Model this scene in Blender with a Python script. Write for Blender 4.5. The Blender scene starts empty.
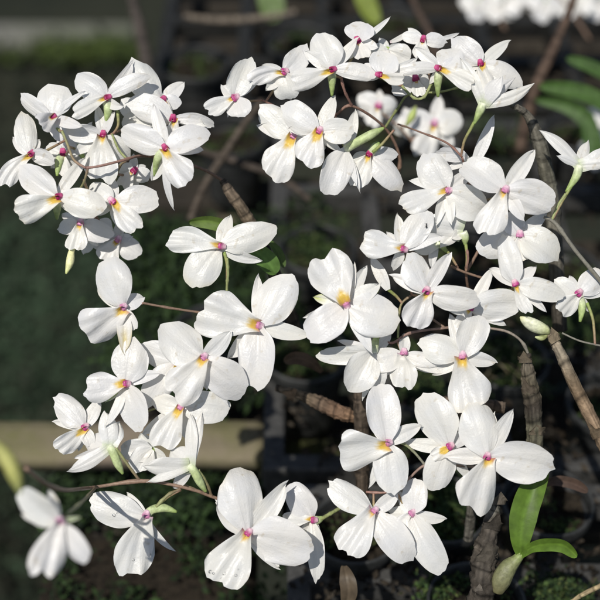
import bpy, math, random
from mathutils import Vector, noise
R = math.radians
scene = bpy.context.scene
COL = scene.collection

# ------------------------------------------------------------------ camera, light, exposure
PITCH, CAM_H, FOC, F_PX = R(40), 0.70, 0.75, 1250.0
cam_data = bpy.data.cameras.new('camera')
cam = bpy.data.objects.new('camera', cam_data); COL.objects.link(cam)
cam.location = (0, 0, CAM_H); cam.rotation_euler = (R(90) - PITCH, 0, 0)
cam_data.sensor_width = 36; cam_data.lens = 36 * F_PX / 600
cam_data.clip_start = 0.02; cam_data.clip_end = 200
cam_data.dof.use_dof = True; cam_data.dof.focus_distance = FOC; cam_data.dof.aperture_fstop = 5.0
scene.camera = cam

SUN_EL, SUN_AZ = R(56), R(28)          # behind the camera, to its left
sv = Vector((-math.sin(SUN_AZ) * math.cos(SUN_EL), -math.cos(SUN_AZ) * math.cos(SUN_EL), math.sin(SUN_EL)))
world = bpy.data.worlds.new('World'); scene.world = world; world.use_nodes = True
wn = world.node_tree.nodes; wl = world.node_tree.links
sky = wn.new('ShaderNodeTexSky'); sky.sky_type = 'NISHITA'; sky.sun_disc = False
sky.sun_elevation = SUN_EL; sky.sun_rotation = math.atan2(sv.x, sv.y)
wl.new(sky.outputs['Color'], wn['Background'].inputs['Color']); wn['Background'].inputs['Strength'].default_value = 0.065
sun_d = bpy.data.lights.new('sun', 'SUN'); sun_d.energy = 4.0; sun_d.angle = R(0.5); sun_d.color = (1, 0.955, 0.88)
sun = bpy.data.objects.new('sun', sun_d); COL.objects.link(sun); sun.rotation_euler = sv.to_track_quat('Z', 'Y').to_euler()
scene.view_settings.view_transform = 'Standard'; scene.view_settings.look = 'None'
scene.view_settings.exposure = 0.06; scene.view_settings.gamma = 1.0

UP = Vector((0, math.sin(PITCH), math.cos(PITCH))); FW = Vector((0, math.cos(PITCH), -math.sin(PITCH)))
C0 = Vector((0, 0, CAM_H))
def W(x, y, z=0.0, d0=FOC):            # photo pixel + depth (in pixels towards the lens) -> world
    d = d0 - z * d0 / F_PX
    return C0 + Vector(((x - 300) / F_PX * d, 0, 0)) + UP * ((300 - y) / F_PX * d) + FW * d
def G(x, y, Z=0.0):                    # photo pixel -> point on the level Z
    v = Vector(((x - 300) / F_PX, 0, 0)) + UP * ((300 - y) / F_PX) + FW
    return C0 + v * ((Z - CAM_H) / v.z)

# ------------------------------------------------------------------ materials
def mat(name, col, rough=0.6, spec=0.3, var=None, scale=40, bump=0.0, bscale=200, stops=(0.35, 0.65), detail=6, coat=0):
    m = bpy.data.materials.new(name); m.use_nodes = True
    n = m.node_tree.nodes; l = m.node_tree.links; b = n['Principled BSDF']
    b.inputs['Roughness'].default_value = rough; b.inputs['Specular IOR Level'].default_value = spec
    b.inputs['Base Color'].default_value = (*col, 1)
    tc = n.new('ShaderNodeTexCoord')
    if var:
        t = n.new('ShaderNodeTexNoise'); t.inputs['Scale'].default_value = scale; t.inputs['Detail'].default_value = detail
        t.inputs['Roughness'].default_value = 0.65
        r = n.new('ShaderNodeValToRGB'); e = r.color_ramp.elements
        e[0].position, e[1].position = stops; e[0].color = (*col, 1); e[1].color = (*var, 1)
        l.new(tc.outputs['Object'], t.inputs['Vector']); l.new(t.outputs['Fac'], r.inputs['Fac']); l.new(r.outputs['Color'], b.inputs['Base Color'])
    if bump:
        t2 = n.new('ShaderNodeTexNoise'); t2.inputs['Scale'].default_value = bscale; t2.inputs['Detail'].default_value = 5
        bp = n.new('ShaderNodeBump'); bp.inputs['Strength'].default_value = bump; bp.inputs['Distance'].default_value = 0.002
        l.new(tc.outputs['Object'], t2.inputs['Vector']); l.new(t2.outputs['Fac'], bp.inputs['Height']); l.new(bp.outputs['Normal'], b.inputs['Normal'])
    return m

def petal_mat():
    m = bpy.data.materials.new('petal_white'); m.use_nodes = True
    n = m.node_tree.nodes; l = m.node_tree.links; b = n['Principled BSDF']
    b.inputs['Roughness'].default_value = 0.36; b.inputs['Specular IOR Level'].default_value = 0.45
    at = n.new('ShaderNodeAttribute'); at.attribute_name = 'tint'
    uv = n.new('ShaderNodeUVMap'); tc = n.new('ShaderNodeTexCoord')
    mp = n.new('ShaderNodeMapping'); mp.inputs['Scale'].default_value = (13, 1.6, 1); l.new(uv.outputs['UV'], mp.inputs['Vector'])
    ve = n.new('ShaderNodeTexNoise'); ve.inputs['Scale'].default_value = 1.0; ve.inputs['Detail'].default_value = 3; l.new(mp.outputs['Vector'], ve.inputs['Vector'])
    fi = n.new('ShaderNodeTexNoise'); fi.inputs['Scale'].default_value = 900; fi.inputs['Detail'].default_value = 3; l.new(tc.outputs['Object'], fi.inputs['Vector'])
    md = n.new('ShaderNodeTexNoise'); md.inputs['Scale'].default_value = 170; md.inputs['Detail'].default_value = 4; l.new(tc.outputs['Object'], md.inputs['Vector'])
    # small tan bruises
    r = n.new('ShaderNodeValToRGB'); e = r.color_ramp.elements
    e[0].position = 0.64; e[0].color = (1, 1, 1, 1); e[1].position = 0.76; e[1].color = (0.66, 0.56, 0.38, 1)
    l.new(md.outputs['Fac'], r.inputs['Fac'])
    rv = n.new('ShaderNodeValToRGB'); e = rv.color_ramp.elements
    e[0].position = 0.3; e[0].color = (0.90, 0.905, 0.89, 1); e[1].position = 0.62; e[1].color = (1, 1, 1, 1)
    l.new(ve.outputs['Fac'], rv.inputs['Fac'])
    m1 = n.new('ShaderNodeMixRGB'); m1.blend_type = 'MULTIPLY'; m1.inputs['Fac'].default_value = 0.55
    l.new(at.outputs['Color'], m1.inputs['Color1']); l.new(r.outputs['Color'], m1.inputs['Color2'])
    m2 = n.new('ShaderNodeMixRGB'); m2.blend_type = 'MULTIPLY'; m2.inputs['Fac'].default_value = 0.32
    l.new(m1.outputs['Color'], m2.inputs['Color1']); l.new(rv.outputs['Color'], m2.inputs['Color2'])
    pt = n.new('ShaderNodeTexNoise'); pt.inputs['Scale'].default_value = 55; pt.inputs['Detail'].default_value = 3; l.new(tc.outputs['Object'], pt.inputs['Vector'])
    rp = n.new('ShaderNodeValToRGB'); e = rp.color_ramp.elements
    e[0].position = 0.35; e[0].color = (0.93, 0.945, 0.965, 1); e[1].position = 0.62; e[1].color = (1, 0.99, 0.955, 1)
    l.new(pt.outputs['Fac'], rp.inputs['Fac']); m3 = n.new('ShaderNodeMixRGB'); m3.blend_type = 'MULTIPLY'; m3.inputs['Fac'].default_value = 0.9
    l.new(m2.outputs['Color'], m3.inputs['Color1']); l.new(rp.outputs['Color'], m3.inputs['Color2']); m2 = m3
    l.new(m2.outputs['Color'], b.inputs['Base Color'])
    ad = n.new('ShaderNodeMath'); ad.operation = 'MULTIPLY_ADD'; ad.inputs[1].default_value = 0.35
    vs = n.new('ShaderNodeMath'); vs.operation = 'MULTIPLY'; vs.inputs[1].default_value = 0.55; l.new(ve.outputs['Fac'], vs.inputs[0])
    l.new(fi.outputs['Fac'], ad.inputs[0]); l.new(vs.outputs[0], ad.inputs[2])
    ad2 = n.new('ShaderNodeMath'); ad2.operation = 'ADD'; l.new(ad.outputs[0], ad2.inputs[0]); l.new(md.outputs['Fac'], ad2.inputs[1])
    bp = n.new('ShaderNodeBump'); bp.inputs['Strength'].default_value = 0.42; bp.inputs['Distance'].default_value = 0.0011
    l.new(ad2.outputs[0], bp.inputs['Height']); l.new(bp.outputs['Normal'], b.inputs['Normal'])
    tr = n.new('ShaderNodeBsdfTranslucent'); l.new(m2.outputs['Color'], tr.inputs['Color']); l.new(bp.outputs['Normal'], tr.inputs['Normal'])
    mx = n.new('ShaderNodeMixShader'); mx.inputs['Fac'].default_value = 0.33
    l.new(b.outputs['BSDF'], mx.inputs[1]); l.new(tr.outputs['BSDF'], mx.inputs[2]); l.new(mx.outputs['Shader'], n['Material Output'].inputs['Surface'])
    return m
def attr_mat(name, rough=0.5, bump=0.2, bscale=500, spec=0.35, trans=0.0):
    m = bpy.data.materials.new(name); m.use_nodes = True
    n = m.node_tree.nodes; l = m.node_tree.links; b = n['Principled BSDF']
    b.inputs['Roughness'].default_value = rough; b.inputs['Specular IOR Level'].default_value = spec
    at = n.new('ShaderNodeAttribute'); at.attribute_name = 'tint'; tc = n.new('ShaderNodeTexCoord')
    t = n.new('ShaderNodeTexNoise'); t.inputs['Scale'].default_value = bscale; t.inputs['Detail'].default_value = 5; l.new(tc.outputs['Object'], t.inputs['Vector'])
    r = n.new('ShaderNodeValToRGB'); e = r.color_ramp.elements
    e[0].position = 0.3; e[0].color = (0.62, 0.62, 0.6, 1); e[1].position = 0.66; e[1].color = (1.15, 1.15, 1.12, 1)
    mx = n.new('ShaderNodeMixRGB'); mx.blend_type = 'MULTIPLY'; mx.inputs['Fac'].default_value = 0.8
    l.new(t.outputs['Fac'], r.inputs['Fac']); l.new(at.outputs['Color'], mx.inputs['Color1']); l.new(r.outputs['Color'], mx.inputs['Color2'])
    l.new(mx.outputs['Color'], b.inputs['Base Color'])
    bp = n.new('ShaderNodeBump'); bp.inputs['Strength'].default_value = bump; bp.inputs['Distance'].default_value = 0.001
    l.new(t.outputs['Fac'], bp.inputs['Height']); l.new(bp.outputs['Normal'], b.inputs['Normal'])
    if trans:
        tr = n.new('ShaderNodeBsdfTranslucent'); l.new(mx.outputs['Color'], tr.inputs['Color'])
        ms = n.new('ShaderNodeMixShader'); ms.inputs['Fac'].default_value = trans
        l.new(b.outputs['BSDF'], ms.inputs[1]); l.new(tr.outputs['BSDF'], ms.inputs[2]); l.new(ms.outputs['Shader'], n['Material Output'].inputs['Surface'])
    return m
M_PETAL = petal_mat()
M_COLUMN = attr_mat('column_flesh', 0.35, 0.15, 700)
M_STEM = attr_mat('stem_skin', 0.5, 0.4, 420)
M_CANE = attr_mat('cane_husk', 0.75, 1.0, 330, 0.2)
M_LEAF = attr_mat('leaf_green', 0.5, 0.25, 180, 0.3, 0.22)
M_MOSS = attr_mat('moss_green', 0.75, 0.3, 300, 0.15)
M_DARKPOT = mat('black_plastic', (0.012, 0.013, 0.013), 0.5, 0.35, (0.045, 0.046, 0.045), 70, 0.25, 500)
M_TRAY = mat('grey_plastic', (0.030, 0.030, 0.029), 0.6, 0.25, (0.068, 0.067, 0.064), 130, 0.4, 400)
M_TRAY_SHADE = mat('grey_plastic_shaded', (0.007, 0.007, 0.007), 0.6, 0.25, (0.024, 0.024, 0.022), 60, 0.4, 400)  # tray plastic again, the shade at the back put into its colour
M_SOIL = mat('potting_mix', (0.008, 0.007, 0.006), 0.9, 0.1, (0.035, 0.028, 0.02), 260, 0.9, 500)
M_WOOD = mat('weathered_wood', (0.205, 0.165, 0.13), 0.85, 0.15, (0.125, 0.125, 0.05), 5, 0.8, 90, (0.42, 0.60), 12)
M_WOOD_SHADE = mat('weathered_wood_shaded', (0.030, 0.032, 0.018), 0.9, 0.1, (0.075, 0.080, 0.026), 7, 0.8, 90, (0.4, 0.66), 9)  # rail wood again, darkened in colour to stand for shade
M_GROUND = mat('ground_soil', (0.016, 0.019, 0.014), 0.9, 0.1, (0.030, 0.032, 0.022), 1.1, 0.6, 30)
M_PATH = mat('pale_concrete', (0.17, 0.165, 0.15), 0.85, 0.2, (0.11, 0.12, 0.085), 3.5, 0.3, 40)
M_DEW = bpy.data.materials.new('dew_water'); M_DEW.use_nodes = True
_n = M_DEW.node_tree.nodes; _l = M_DEW.node_tree.links; _n.remove(_n['Principled BSDF'])
_t = _n.new('ShaderNodeBsdfTransparent'); _g = _n.new('ShaderNodeBsdfGlossy'); _g.inputs['Roughness'].default_value = 0.12
_f = _n.new('ShaderNodeFresnel'); _f.inputs['IOR'].default_value = 1.6; _m = _n.new('ShaderNodeMixShader')
_l.new(_f.outputs[0], _m.inputs[0]); _l.new(_t.outputs[0], _m.inputs[1]); _l.new(_g.outputs[0], _m.inputs[2]); _l.new(_m.outputs[0], _n['Material Output'].inputs['Surface'])
M_ANT = mat('ant_black', (0.008, 0.007, 0.006), 0.35, 0.4)

# ------------------------------------------------------------------ mesh helpers
def link(name, verts, faces, material, parent=None, origin=None, tint=None, uvs=None, smooth=True):
    """One mesh object; verts are world points, origin its world origin; parent sits at parent['_w']."""
    if origin is None: origin = Vector(parent['_w']) if parent else Vector((0, 0, 0))
    me = bpy.data.meshes.new(name)
    me.from_pydata([tuple(Vector(v) - origin) for v in verts], [], faces)
    me.materials.append(material)
    if smooth: me.polygons.foreach_set('use_smooth', [True] * len(me.polygons))
    if tint is not None:
        ca = me.color_attributes.new('tint', 'FLOAT_COLOR', 'POINT')
        flat = []
        for c in tint: flat += [c[0], c[1], c[2], 1.0]
        ca.data.foreach_set('color', flat)
    if uvs is not None:
        ul = me.uv_layers.new(name='UVMap')
        for lp in me.loops: ul.data[lp.index].uv = uvs[lp.vertex_index]
    o = bpy.data.objects.new(name, me); COL.objects.link(o)
    if parent:
        o.parent = parent; o.location = origin - Vector(parent['_w'])
    else: o.location = origin
    o['_w'] = tuple(origin)
    return o
def thing(name, label, cat, base, group=None):
    o = bpy.data.objects.new(name, None); COL.objects.link(o); o.location = base; o.empty_display_size = 0.01
    o['_w'] = tuple(base); o['label'] = label; o['category'] = cat
    if group: o['group'] = group
    return o
def tag(o, label, cat, group=None):
    o['label'] = label; o['category'] = cat
    if group: o['group'] = group
    return o
def kind(o, k): o['kind'] = k; return o

class MB:
    def __init__(s): s.v = []; s.f = []; s.t = []
    def add(s, v, f, t=None):
        k = len(s.v); s.v += v; s.f += [tuple(i + k for i in q) for q in f]
        if t is None: t = [(1, 1, 1)] * len(v)
        elif len(t) == 3 and not isinstance(t[0], (tuple, list)): t = [t] * len(v)
        s.t += t
    def build(s, name, m, parent=None, origin=None, smooth=True): return link(name, s.v, s.f, m, parent, origin, s.t, None, smooth)
def crom(P, n):
    out = []
    for i in range(len(P) - 1):
        a, b, c, d = P[max(i - 1, 0)], P[i], P[i + 1], P[min(i + 2, len(P) - 1)]
        for k in range(n):
            t = k / n
            out.append(tuple(0.5 * (2 * b[j] + (c[j] - a[j]) * t + (2 * a[j] - 5 * b[j] + 4 * c[j] - d[j]) * t * t + (3 * b[j] - a[j] - 3 * c[j] + d[j]) * t ** 3) for j in range(len(b))))
    out.append(tuple(P[-1])); return out
def tube(pts, rad, seg=8, bumps=None, cols=None, n=6, flat=None):
    """pts world Vectors, rad per point (metres); smooth interpolation. Returns v, f, t"""
    Q = [(*p, r, *(cols[i] if cols else (1, 1, 1))) for i, (p, r) in enumerate(zip(pts, rad))]
    Q = crom(Q, n); N = len(Q)
    v, f, t = [], [], []; ref = None
    for i, q in enumerate(Q):
        p = Vector(q[:3]); a = Vector(Q[max(i - 1, 0)][:3]); b = Vector(Q[min(i + 1, N - 1)][:3])
        tg = (b - a).normalized()
        if ref is None: ref = tg.orthogonal()
        ref = (ref - tg * ref.dot(tg)).normalized(); bi = tg.cross(ref)
        for k in range(seg):
            an = 2 * math.pi * k / seg
            r = max(q[3], 1e-5) * (bumps(i / (N - 1), an) if bumps else 1)
            v.append(p + ref * math.cos(an) * r + bi * math.sin(an) * r); t.append(q[4:7])
    for i in range(N - 1):
        for k in range(seg):
            f.append((i * seg + k, i * seg + (k + 1) % seg, (i + 1) * seg + (k + 1) % seg, (i + 1) * seg + k))
    f.append(tuple(range(seg))[::-1]); f.append(tuple((N - 1) * seg + k for k in range(seg)))
    return v, f, t
def box(c, sx, sy, sz, bev=0.0):
    """closed box with chamfered vertical/top edges"""
    x, y, z = sx / 2, sy / 2, sz / 2; b = bev
    ring = lambda i, zz: [Vector((c[0] + a, c[1] + d, c[2] + zz)) for a, d in ((-x + i, -y + i), (x - i, -y + i), (x - i, y - i), (-x + i, y - i))]
    v = ring(b, -z) + ring(0, -z + b) + ring(0, z - b) + ring(b, z) if b else ring(0, -z) + ring(0, z)
    n = len(v) // 4; f = [(3, 2, 1, 0), tuple(4 * (n - 1) + k for k in range(4))]
    for r in range(n - 1):
        for k in range(4): f.append((4 * r + k, 4 * r + (k + 1) % 4, 4 * r + 4 + (k + 1) % 4, 4 * r + 4 + k))
    return v, f
def lathe(c, prof, seg=40, wob=0):
    v, f = [], []; n = len(prof)
    for (r, z) in prof:
        for k in range(seg):
            a = 2 * math.pi * k / seg; v.append(Vector((c[0] + r * math.cos(a), c[1] + r * math.sin(a), c[2] + z)))
    for i in range(n - 1):
        for k in range(seg): f.append((i * seg + k, i * seg + (k + 1) % seg, (i + 1) * seg + (k + 1) % seg, (i + 1) * seg + k))
    return v, f
def blob(c, ax, rad, nu=8, nv=6):
    """ellipsoid: ax three world vectors"""
    v, f = [], []
    for i in range(nv + 1):
        th = math.pi * i / nv
        for k in range(nu):
            ph = 2 * math.pi * k / nu
            v.append(c + ax[0] * (rad[0] * math.sin(th) * math.cos(ph)) + ax[1] * (rad[1] * math.sin(th) * math.sin(ph)) + ax[2] * (rad[2] * math.cos(th)))
    for i in range(nv):
        for k in range(nu): f.append((i * nu + k, (i + 1) * nu + k, (i + 1) * nu + (k + 1) % nu, i * nu + (k + 1) % nu))
    return v, f
def lerp(T, t):
    for (a, x), (b, y) in zip(T, T[1:]):
        if t <= b:
            u = (t - a) / (b - a); u = u * u * (3 - 2 * u) if False else u
            return x + (y - x) * u
    return T[-1][1]
def smooth_prof(T):
    P = crom([(a, b) for a, b in T], 12)
    return P
PROF = {k: smooth_prof(v) for k, v in {
    'P': [(0, .20), (.14, .38), (.38, .74), (.62, .93), (.84, 1.0), (1, 1.0)],
    'S': [(0, .40), (.18, .78), (.4, 1.0), (.6, .95), (.8, .70), (.92, .42), (1, .05)],
    'L': [(0, .24), (.14, .31), (.42, .62), (.68, .88), (.88, 1.0), (1, 1.0)],
    'T': [(0, .75), (.25, .85), (.5, 1.0), (.7, .85), (.88, .48), (1, .04)],
}.items()}
def hw(k, t): return max(lerp(PROF[k], t), 0.02)

# ------------------------------------------------------------------ flowers
PX = FOC / F_PX
YEL, PNK = (0.84, 0.56, 0.04), (0.62, 0.16, 0.36)
def blade(kind_, B, T, w, arch, bend, tw, cup, rng, lipcol=None, nu=12, nv=18, fade=None, d0=FOC):
    B, T = Vector(B), Vector(T)
    d2 = Vector((T.x - B.x, T.y - B.y, 0)); L = (T - B).length
    n2 = Vector((-d2.y, d2.x, 0)); n2 = n2.normalized() if n2.length > 1e-6 else Vector((1, 0, 0))
    M = (B + T) / 2 + n2 * bend + Vector((0, 0, arch))
    rr = {'P': rng.uniform(.36, .56), 'S': 0.0, 'L': rng.uniform(.26, .38), 'T': 0.0}[kind_]; w = w * {'P': rng.uniform(.93, 1.03), 'L': 1.0, 'S': .9}.get(kind_, 1.0)
    pw, qw = (2.0, 2.0) if kind_ == 'P' else (2.4, 2.0)
    ph = [rng.uniform(0, 6.28) for _ in range(6)]; amp = {'P': .030, 'S': .022, 'L': .045, 'T': .03}[kind_] * w
    notch = rng.uniform(.05, .13) if kind_ == 'L' else 0; cusp = rng.choice((0, .02, .04, .075)) if kind_ == 'P' else 0; curl = rng.choice((0, .15, .35, .7)) if kind_ in 'PS' else rng.choice((0, .2, .5)); roll = rng.uniform(-.12, .22)
    skew = rng.uniform(-.10, .10) if kind_ in 'PL' else rng.uniform(-.05, .05)
    wv0 = (n2 * math.cos(tw) + Vector((0, 0, 1)) * math.sin(tw)).normalized()
    tear = rng.uniform(-.8, .8)
    V_, UVs, TI = [], [], []
    base = Vector((rng.uniform(.83, .87),) * 3); base.y *= rng.uniform(.985, .995); base.z *= rng.uniform(.955, .99)
    for j in range(nv + 1):
        t = j / nv
        for i in range(nu + 1):
            s = math.sin(math.pi / 2 * (-1 + 2 * i / nu))
            a = t * (1 - rr * (1 - max(0.0, 1 - abs(s) ** pw) ** (1 / qw)) - notch * math.exp(-((s - .1 * tear) / .24) ** 2) * t ** 6 + cusp * math.exp(-(s / .14) ** 2) * t ** 8 + skew * s * t ** 2)
            a += 0.020 * t ** 3 * math.sin(s * 5.1 + ph[0]) + 0.011 * t ** 4 * math.sin(s * 12 + ph[1]) + 0.007 * t ** 6 * math.sin(s * 23 + ph[2])
            c = B * (1 - a) ** 2 + M * (2 * a * (1 - a)) + T * a * a
            tg = (M - B) * (2 * (1 - a)) + (T - M) * (2 * a)
            t2 = Vector((-tg.y, tg.x, 0)); n = t2.normalized() if t2.length > L * .35 else n2
            if n.dot(n2) < 0: n = -n
            wv = (n * math.cos(tw) + Vector((0, 0, 1)) * math.sin(tw)).normalized()
            nr = tg.cross(wv); nr = nr.normalized() if nr.length > 1e-6 else Vector((0, 0, 1))
            if nr.z < 0: nr = -nr
            h = hw(kind_, t) * w / 2 / max(math.cos(tw), .45)
            off = cup * s * s * w * (.4 + .6 * t) + .055 * w * t * noise.noise(Vector((s * 1.1 + ph[0], t * 2.0 + ph[1], ph[2])))
            off += amp * (abs(s) ** 2) * math.sin(7 * t + 2.2 * s + ph[2]) + amp * .8 * math.sin(3.4 * s + 3 * t + ph[3]) * t
            if kind_ == 'P': off -= .035 * w * math.exp(-(s / .11) ** 2) * (1 - t * .7) - .02 * w * math.exp(-((abs(s) - .45) / .14) ** 2) * t
            off -= curl * w * max(0, a - .62) ** 2 + roll * w * max(0, s * (1 if ph[3] > 3 else -1) - .55) ** 2 * t
            if kind_ in 'ST': off -= .05 * w * math.exp(-(s / .2) ** 2)
            if kind_ == 'L':
                off += .34 * w * s * s * (1 - t) ** 2 - .06 * w * math.exp(-((s - .1 * tear) / .16) ** 2) * t
                off += .09 * w * math.exp(-(((t - .17) / .09) ** 2)) * math.exp(-(s / .6) ** 2)
                off += amp * 1.1 * math.sin(9 * s + ph[4]) * t ** 2
            p = c + wv * (s * h) + nr * off
            V_.append(p); UVs.append(((s * .5 + .5) + ph[5], t + ph[4]))
            col = base.copy()
            if kind_ == 'L' and lipcol:
                jag = .022 * math.sin(s * 7 + ph[1]) + .012 * math.sin(s * 17 + ph[3])
                y = max(0, min(1, (lipcol[1] - .01 + jag - t - .16 * s * s) / .085)); col = col.lerp(Vector(YEL), y * lipcol[2])
                p_ = max(0, min(1, (.055 + jag - t) / .05)) ; col = col.lerp(Vector(lipcol[0]), p_ * .7)
            elif kind_ in 'PS' and lipcol:
                p_ = max(0, (.10 - t) / .10); col = col.lerp(Vector((.75, .45, .55)), p_ * .5)
            if kind_ == 'T': col = col.lerp(Vector((.50, .60, .26)), max(0, 1 - t / .22) * .6)
            if fade: col = col.lerp(Vector(fade[0]), max(0, min(1, (t - fade[1]) / .35)) * (.65 + .35 * math.sin(5 * s + ph[1])))
            TI.append(tuple(col))
    F_ = []
    for j in range(nv):
        for i in range(nu):
            k = j * (nu + 1) + i; F_.append((k, k + 1, k + nu + 2, k + nu + 1))
    return [W(p.x, p.y, p.z, d0) for p in V_], F_, TI, UVs
NAMES = {'P': 'petal', 'S': 'sepal', 'L': 'lip', 'T': 'petal'}
CTYPE = {'d': ((.24, .004, .07), (.52, .10, .24)), 'm': ((.40, .05, .20), (.76, .52, .60)), 'p': ((.50, .19, .35), (.77, .55, .64))}
RNG = random.Random(11)
PEDS = []
def flower(parent, x, y, z, ct, segs, label=None, back=None, ped=None, d0=FOC, lo=False, lip_y=.27, dew=(), stalk=None):
    """x,y,z centre; segs: kind,tipx,tipy,width[,dz[,bend[,twist[,opts]]]]; back: px of green spur tip"""
    rng = random.Random(int(x * 7 + y * 131)); px = d0 / F_PX
    cw = W(x, y, z, d0)
    lip = next((s for s in segs if s[0] == 'L'), None)
    mb = MB()
    gr, pk = (.26, .36, .10), (.30, .17, .13)
    # receptacle, spur and pedicel: the flower's own mesh
    if back:
        P = [(x, y, z - 2)] + [tuple(b) for b in back]
        r = [4.2 * px] + [((4.3 if i < len(back) - 1 else 1.3)) * px for i in range(len(back))]
        mb.add(*tube([W(*p, d0) for p in P], r, 10, None, [(.74, .77, .62)] + [(.46, .54, .28)] * (len(back) - 1) + [gr]))
    else:
        mb.add(*blob(W(x, y, z - 7, d0), (Vector((1, 0, 0)), UP, FW), (4.5 * px, 4.5 * px, 5 * px)), gr)
    if ped is None and stalk:
        s0 = min(stalk, key=lambda q: (q[0] - x) ** 2 + (q[1] - y) ** 2 + .3 * (q[2] - z) ** 2)
        k = max(12, min(40, .35 * math.hypot(s0[0] - x, s0[1] - y)))
        ped = [(x, y, z - 9), (x * .75 + s0[0] * .25, y * .75 + s0[1] * .25 + 3, min(z - k, s0[2] + 4)), s0]
    if ped:
        n = len(ped); cs = [tuple(gr[c] * (1 - i / (n - 1)) + pk[c] * i / (n - 1) for c in range(3)) for i in range(n)]
        mb.add(*tube([W(*p, d0) for p in ped], [(1.8 - .6 * min(1, i / (n - 1))) * px for i in range(n)], 8, None, cs))
    fl = mb.build('flower', M_STEM, parent, cw)
    if label: fl['label'] = label
    made = []
    for s in segs:
        k, tx, ty, w = s[:4]; L2 = math.hypot(tx - x, ty - y)
        dz = s[4] if len(s) > 4 and s[4] is not None else {'P': -.14, 'S': -.22, 'L': .22, 'T': -.1}[k] * L2 * rng.uniform(.6, 1.4)
        bend = s[5] if len(s) > 5 and s[5] is not None else rng.uniform(-.04, .04) * L2
        tw = R(s[6]) if len(s) > 6 and s[6] is not None else R(rng.uniform(-24, 24))
        op = s[7] if len(s) > 7 else {}
        z0 = {'P': 0, 'S': -4, 'L': 1, 'T': 0}[k]
        bx, by = op.get('b', (x, y))
        arch = op.get('arch', {'P': rng.uniform(.06, .22), 'S': .08, 'L': rng.uniform(-.02, .12), 'T': .1}[k] * L2)
        cup = op.get('cup', {'P': rng.choice((-1, -1, 1)) * rng.uniform(.04, .17), 'S': rng.uniform(.0, .16), 'L': rng.uniform(-.14, .02), 'T': -.15}[k])
        lc = (CTYPE[ct][0], op.get('y', lip_y), op.get('ys', .9)) if ct else None
        nu, nv = (8, 8) if lo else (18, 18)
        if k in 'PL' and rng.random() < .14 and 'fade' not in op: op = dict(op, fade=((.70, .60, .40), rng.uniform(.86, .93)))
        v, f, t, uv = blade(k, (bx, by, z + z0 + op.get('bz', 0)), (tx, ty, z + z0 + dz), w, arch, bend, tw, cup, rng, lc, nu, nv, op.get('fade'), d0)
        made.append((k, v)); o = link(NAMES[k], v, f, M_PETAL, fl, cw, t, uv)
        if 'label' in op: o['label'] = op['label']
    if ct and lip is not None:                       # column with its hood over the lip's throat
        u = Vector((lip[1] - x, lip[2] - y)); u.normalize(); dk, lt = CTYPE[ct]
        v, f, t = [], [], []; n1, n2_ = 16, 12; a = Vector((u.x * .90, u.y * .90, .44)).normalized(); sd = Vector((-u.y, u.x, 0)); nm = a.cross(sd)
        if nm.z < 0: nm = -nm
        ln = rng.uniform(7.6, 9.0); wd_ = rng.uniform(3.4, 4.0) if ct == 'd' else rng.uniform(3.8, 4.4); b0 = Vector((x, y, z)) - Vector((u.x, u.y, 0)) * 5.6 + Vector((0, 0, .5))
        for j in range(n2_ + 1):
            q = j / n2_; rad = wd_ * (.62 + .38 * math.sin(min(1, q * 1.25) * math.pi / 2)) * (1 - max(0, (q - .80) / .20) ** 2 * .38)
            for i in range(n1):
                an = 2 * math.pi * i / n1; cs, sn = math.cos(an), math.sin(an)
                hh = (sn * rad * .80 * (1 - .22 * math.exp(-(cs / .35) ** 2) * (1 if sn > 0 else 0))) if sn > 0 else (sn * rad * .25 + .75 * rad * max(0, (q - .55) / .45) * (1 - abs(cs)))
                ext = ln * q + (1.1 * max(0, sn) * max(0, q - .6))
                p = b0 + a * ext + sd * (cs * rad) + nm * hh
                v.append(W(p.x, p.y, p.z, d0)); m_ = min(1, max(0, q * 1.9 - .55 + .25 * abs(cs) + rng.uniform(-.05, .05)))
                t.append(tuple(lt[c] + (dk[c] - lt[c]) * m_ for c in range(3)))
        for j in range(n2_):
            for i in range(n1): f.append((j * n1 + i, j * n1 + (i + 1) % n1, (j + 1) * n1 + (i + 1) % n1, (j + 1) * n1 + i))
        f.append(tuple(range(n1))[::-1])
        for dq, sc in ((-.6, .70), (-2.6, .45)):                     # the mouth of the hood, sunk back, its inner shade put into the tint
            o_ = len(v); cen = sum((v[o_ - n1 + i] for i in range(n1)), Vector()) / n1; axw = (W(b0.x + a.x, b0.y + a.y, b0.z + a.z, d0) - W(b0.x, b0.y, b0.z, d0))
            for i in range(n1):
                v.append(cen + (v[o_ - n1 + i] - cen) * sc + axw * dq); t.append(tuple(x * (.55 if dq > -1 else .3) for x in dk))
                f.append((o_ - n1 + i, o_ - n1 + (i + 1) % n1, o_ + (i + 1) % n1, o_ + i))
        f.append(tuple(len(v) - n1 + i for i in range(n1)))
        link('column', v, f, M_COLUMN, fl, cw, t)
        if not lo:
            p = b0 + a * (ln * .90) + nm * (wd_ * .05); v, f = blob(W(p.x, p.y, p.z, d0), (Vector((1, 0, 0)), UP, FW), (1.35 * px, 1.35 * px, 1.3 * px), 10, 8)
            link('anther_cap', v, f, M_COLUMN, fl, cw, [(.72, .40, .36) if ct == 'd' else (.62, .34, .44)] * len(v))
    for (dx, dy, r) in dew:
        tgt = W(dx, dy, z, d0) - C0
        best = max((p for k, vv in made for p in vv), key=lambda p: (p - C0).normalized().dot(tgt.normalized()) + 0)
        v, f = blob(best - FW * r * px * .35, (Vector((1, 0, 0)), UP, FW), (r * px * .9, r * px * .8, r * px * .5), 12, 8)
        link('dew_drop', v, f, M_DEW, fl, cw)
    return fl

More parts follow.
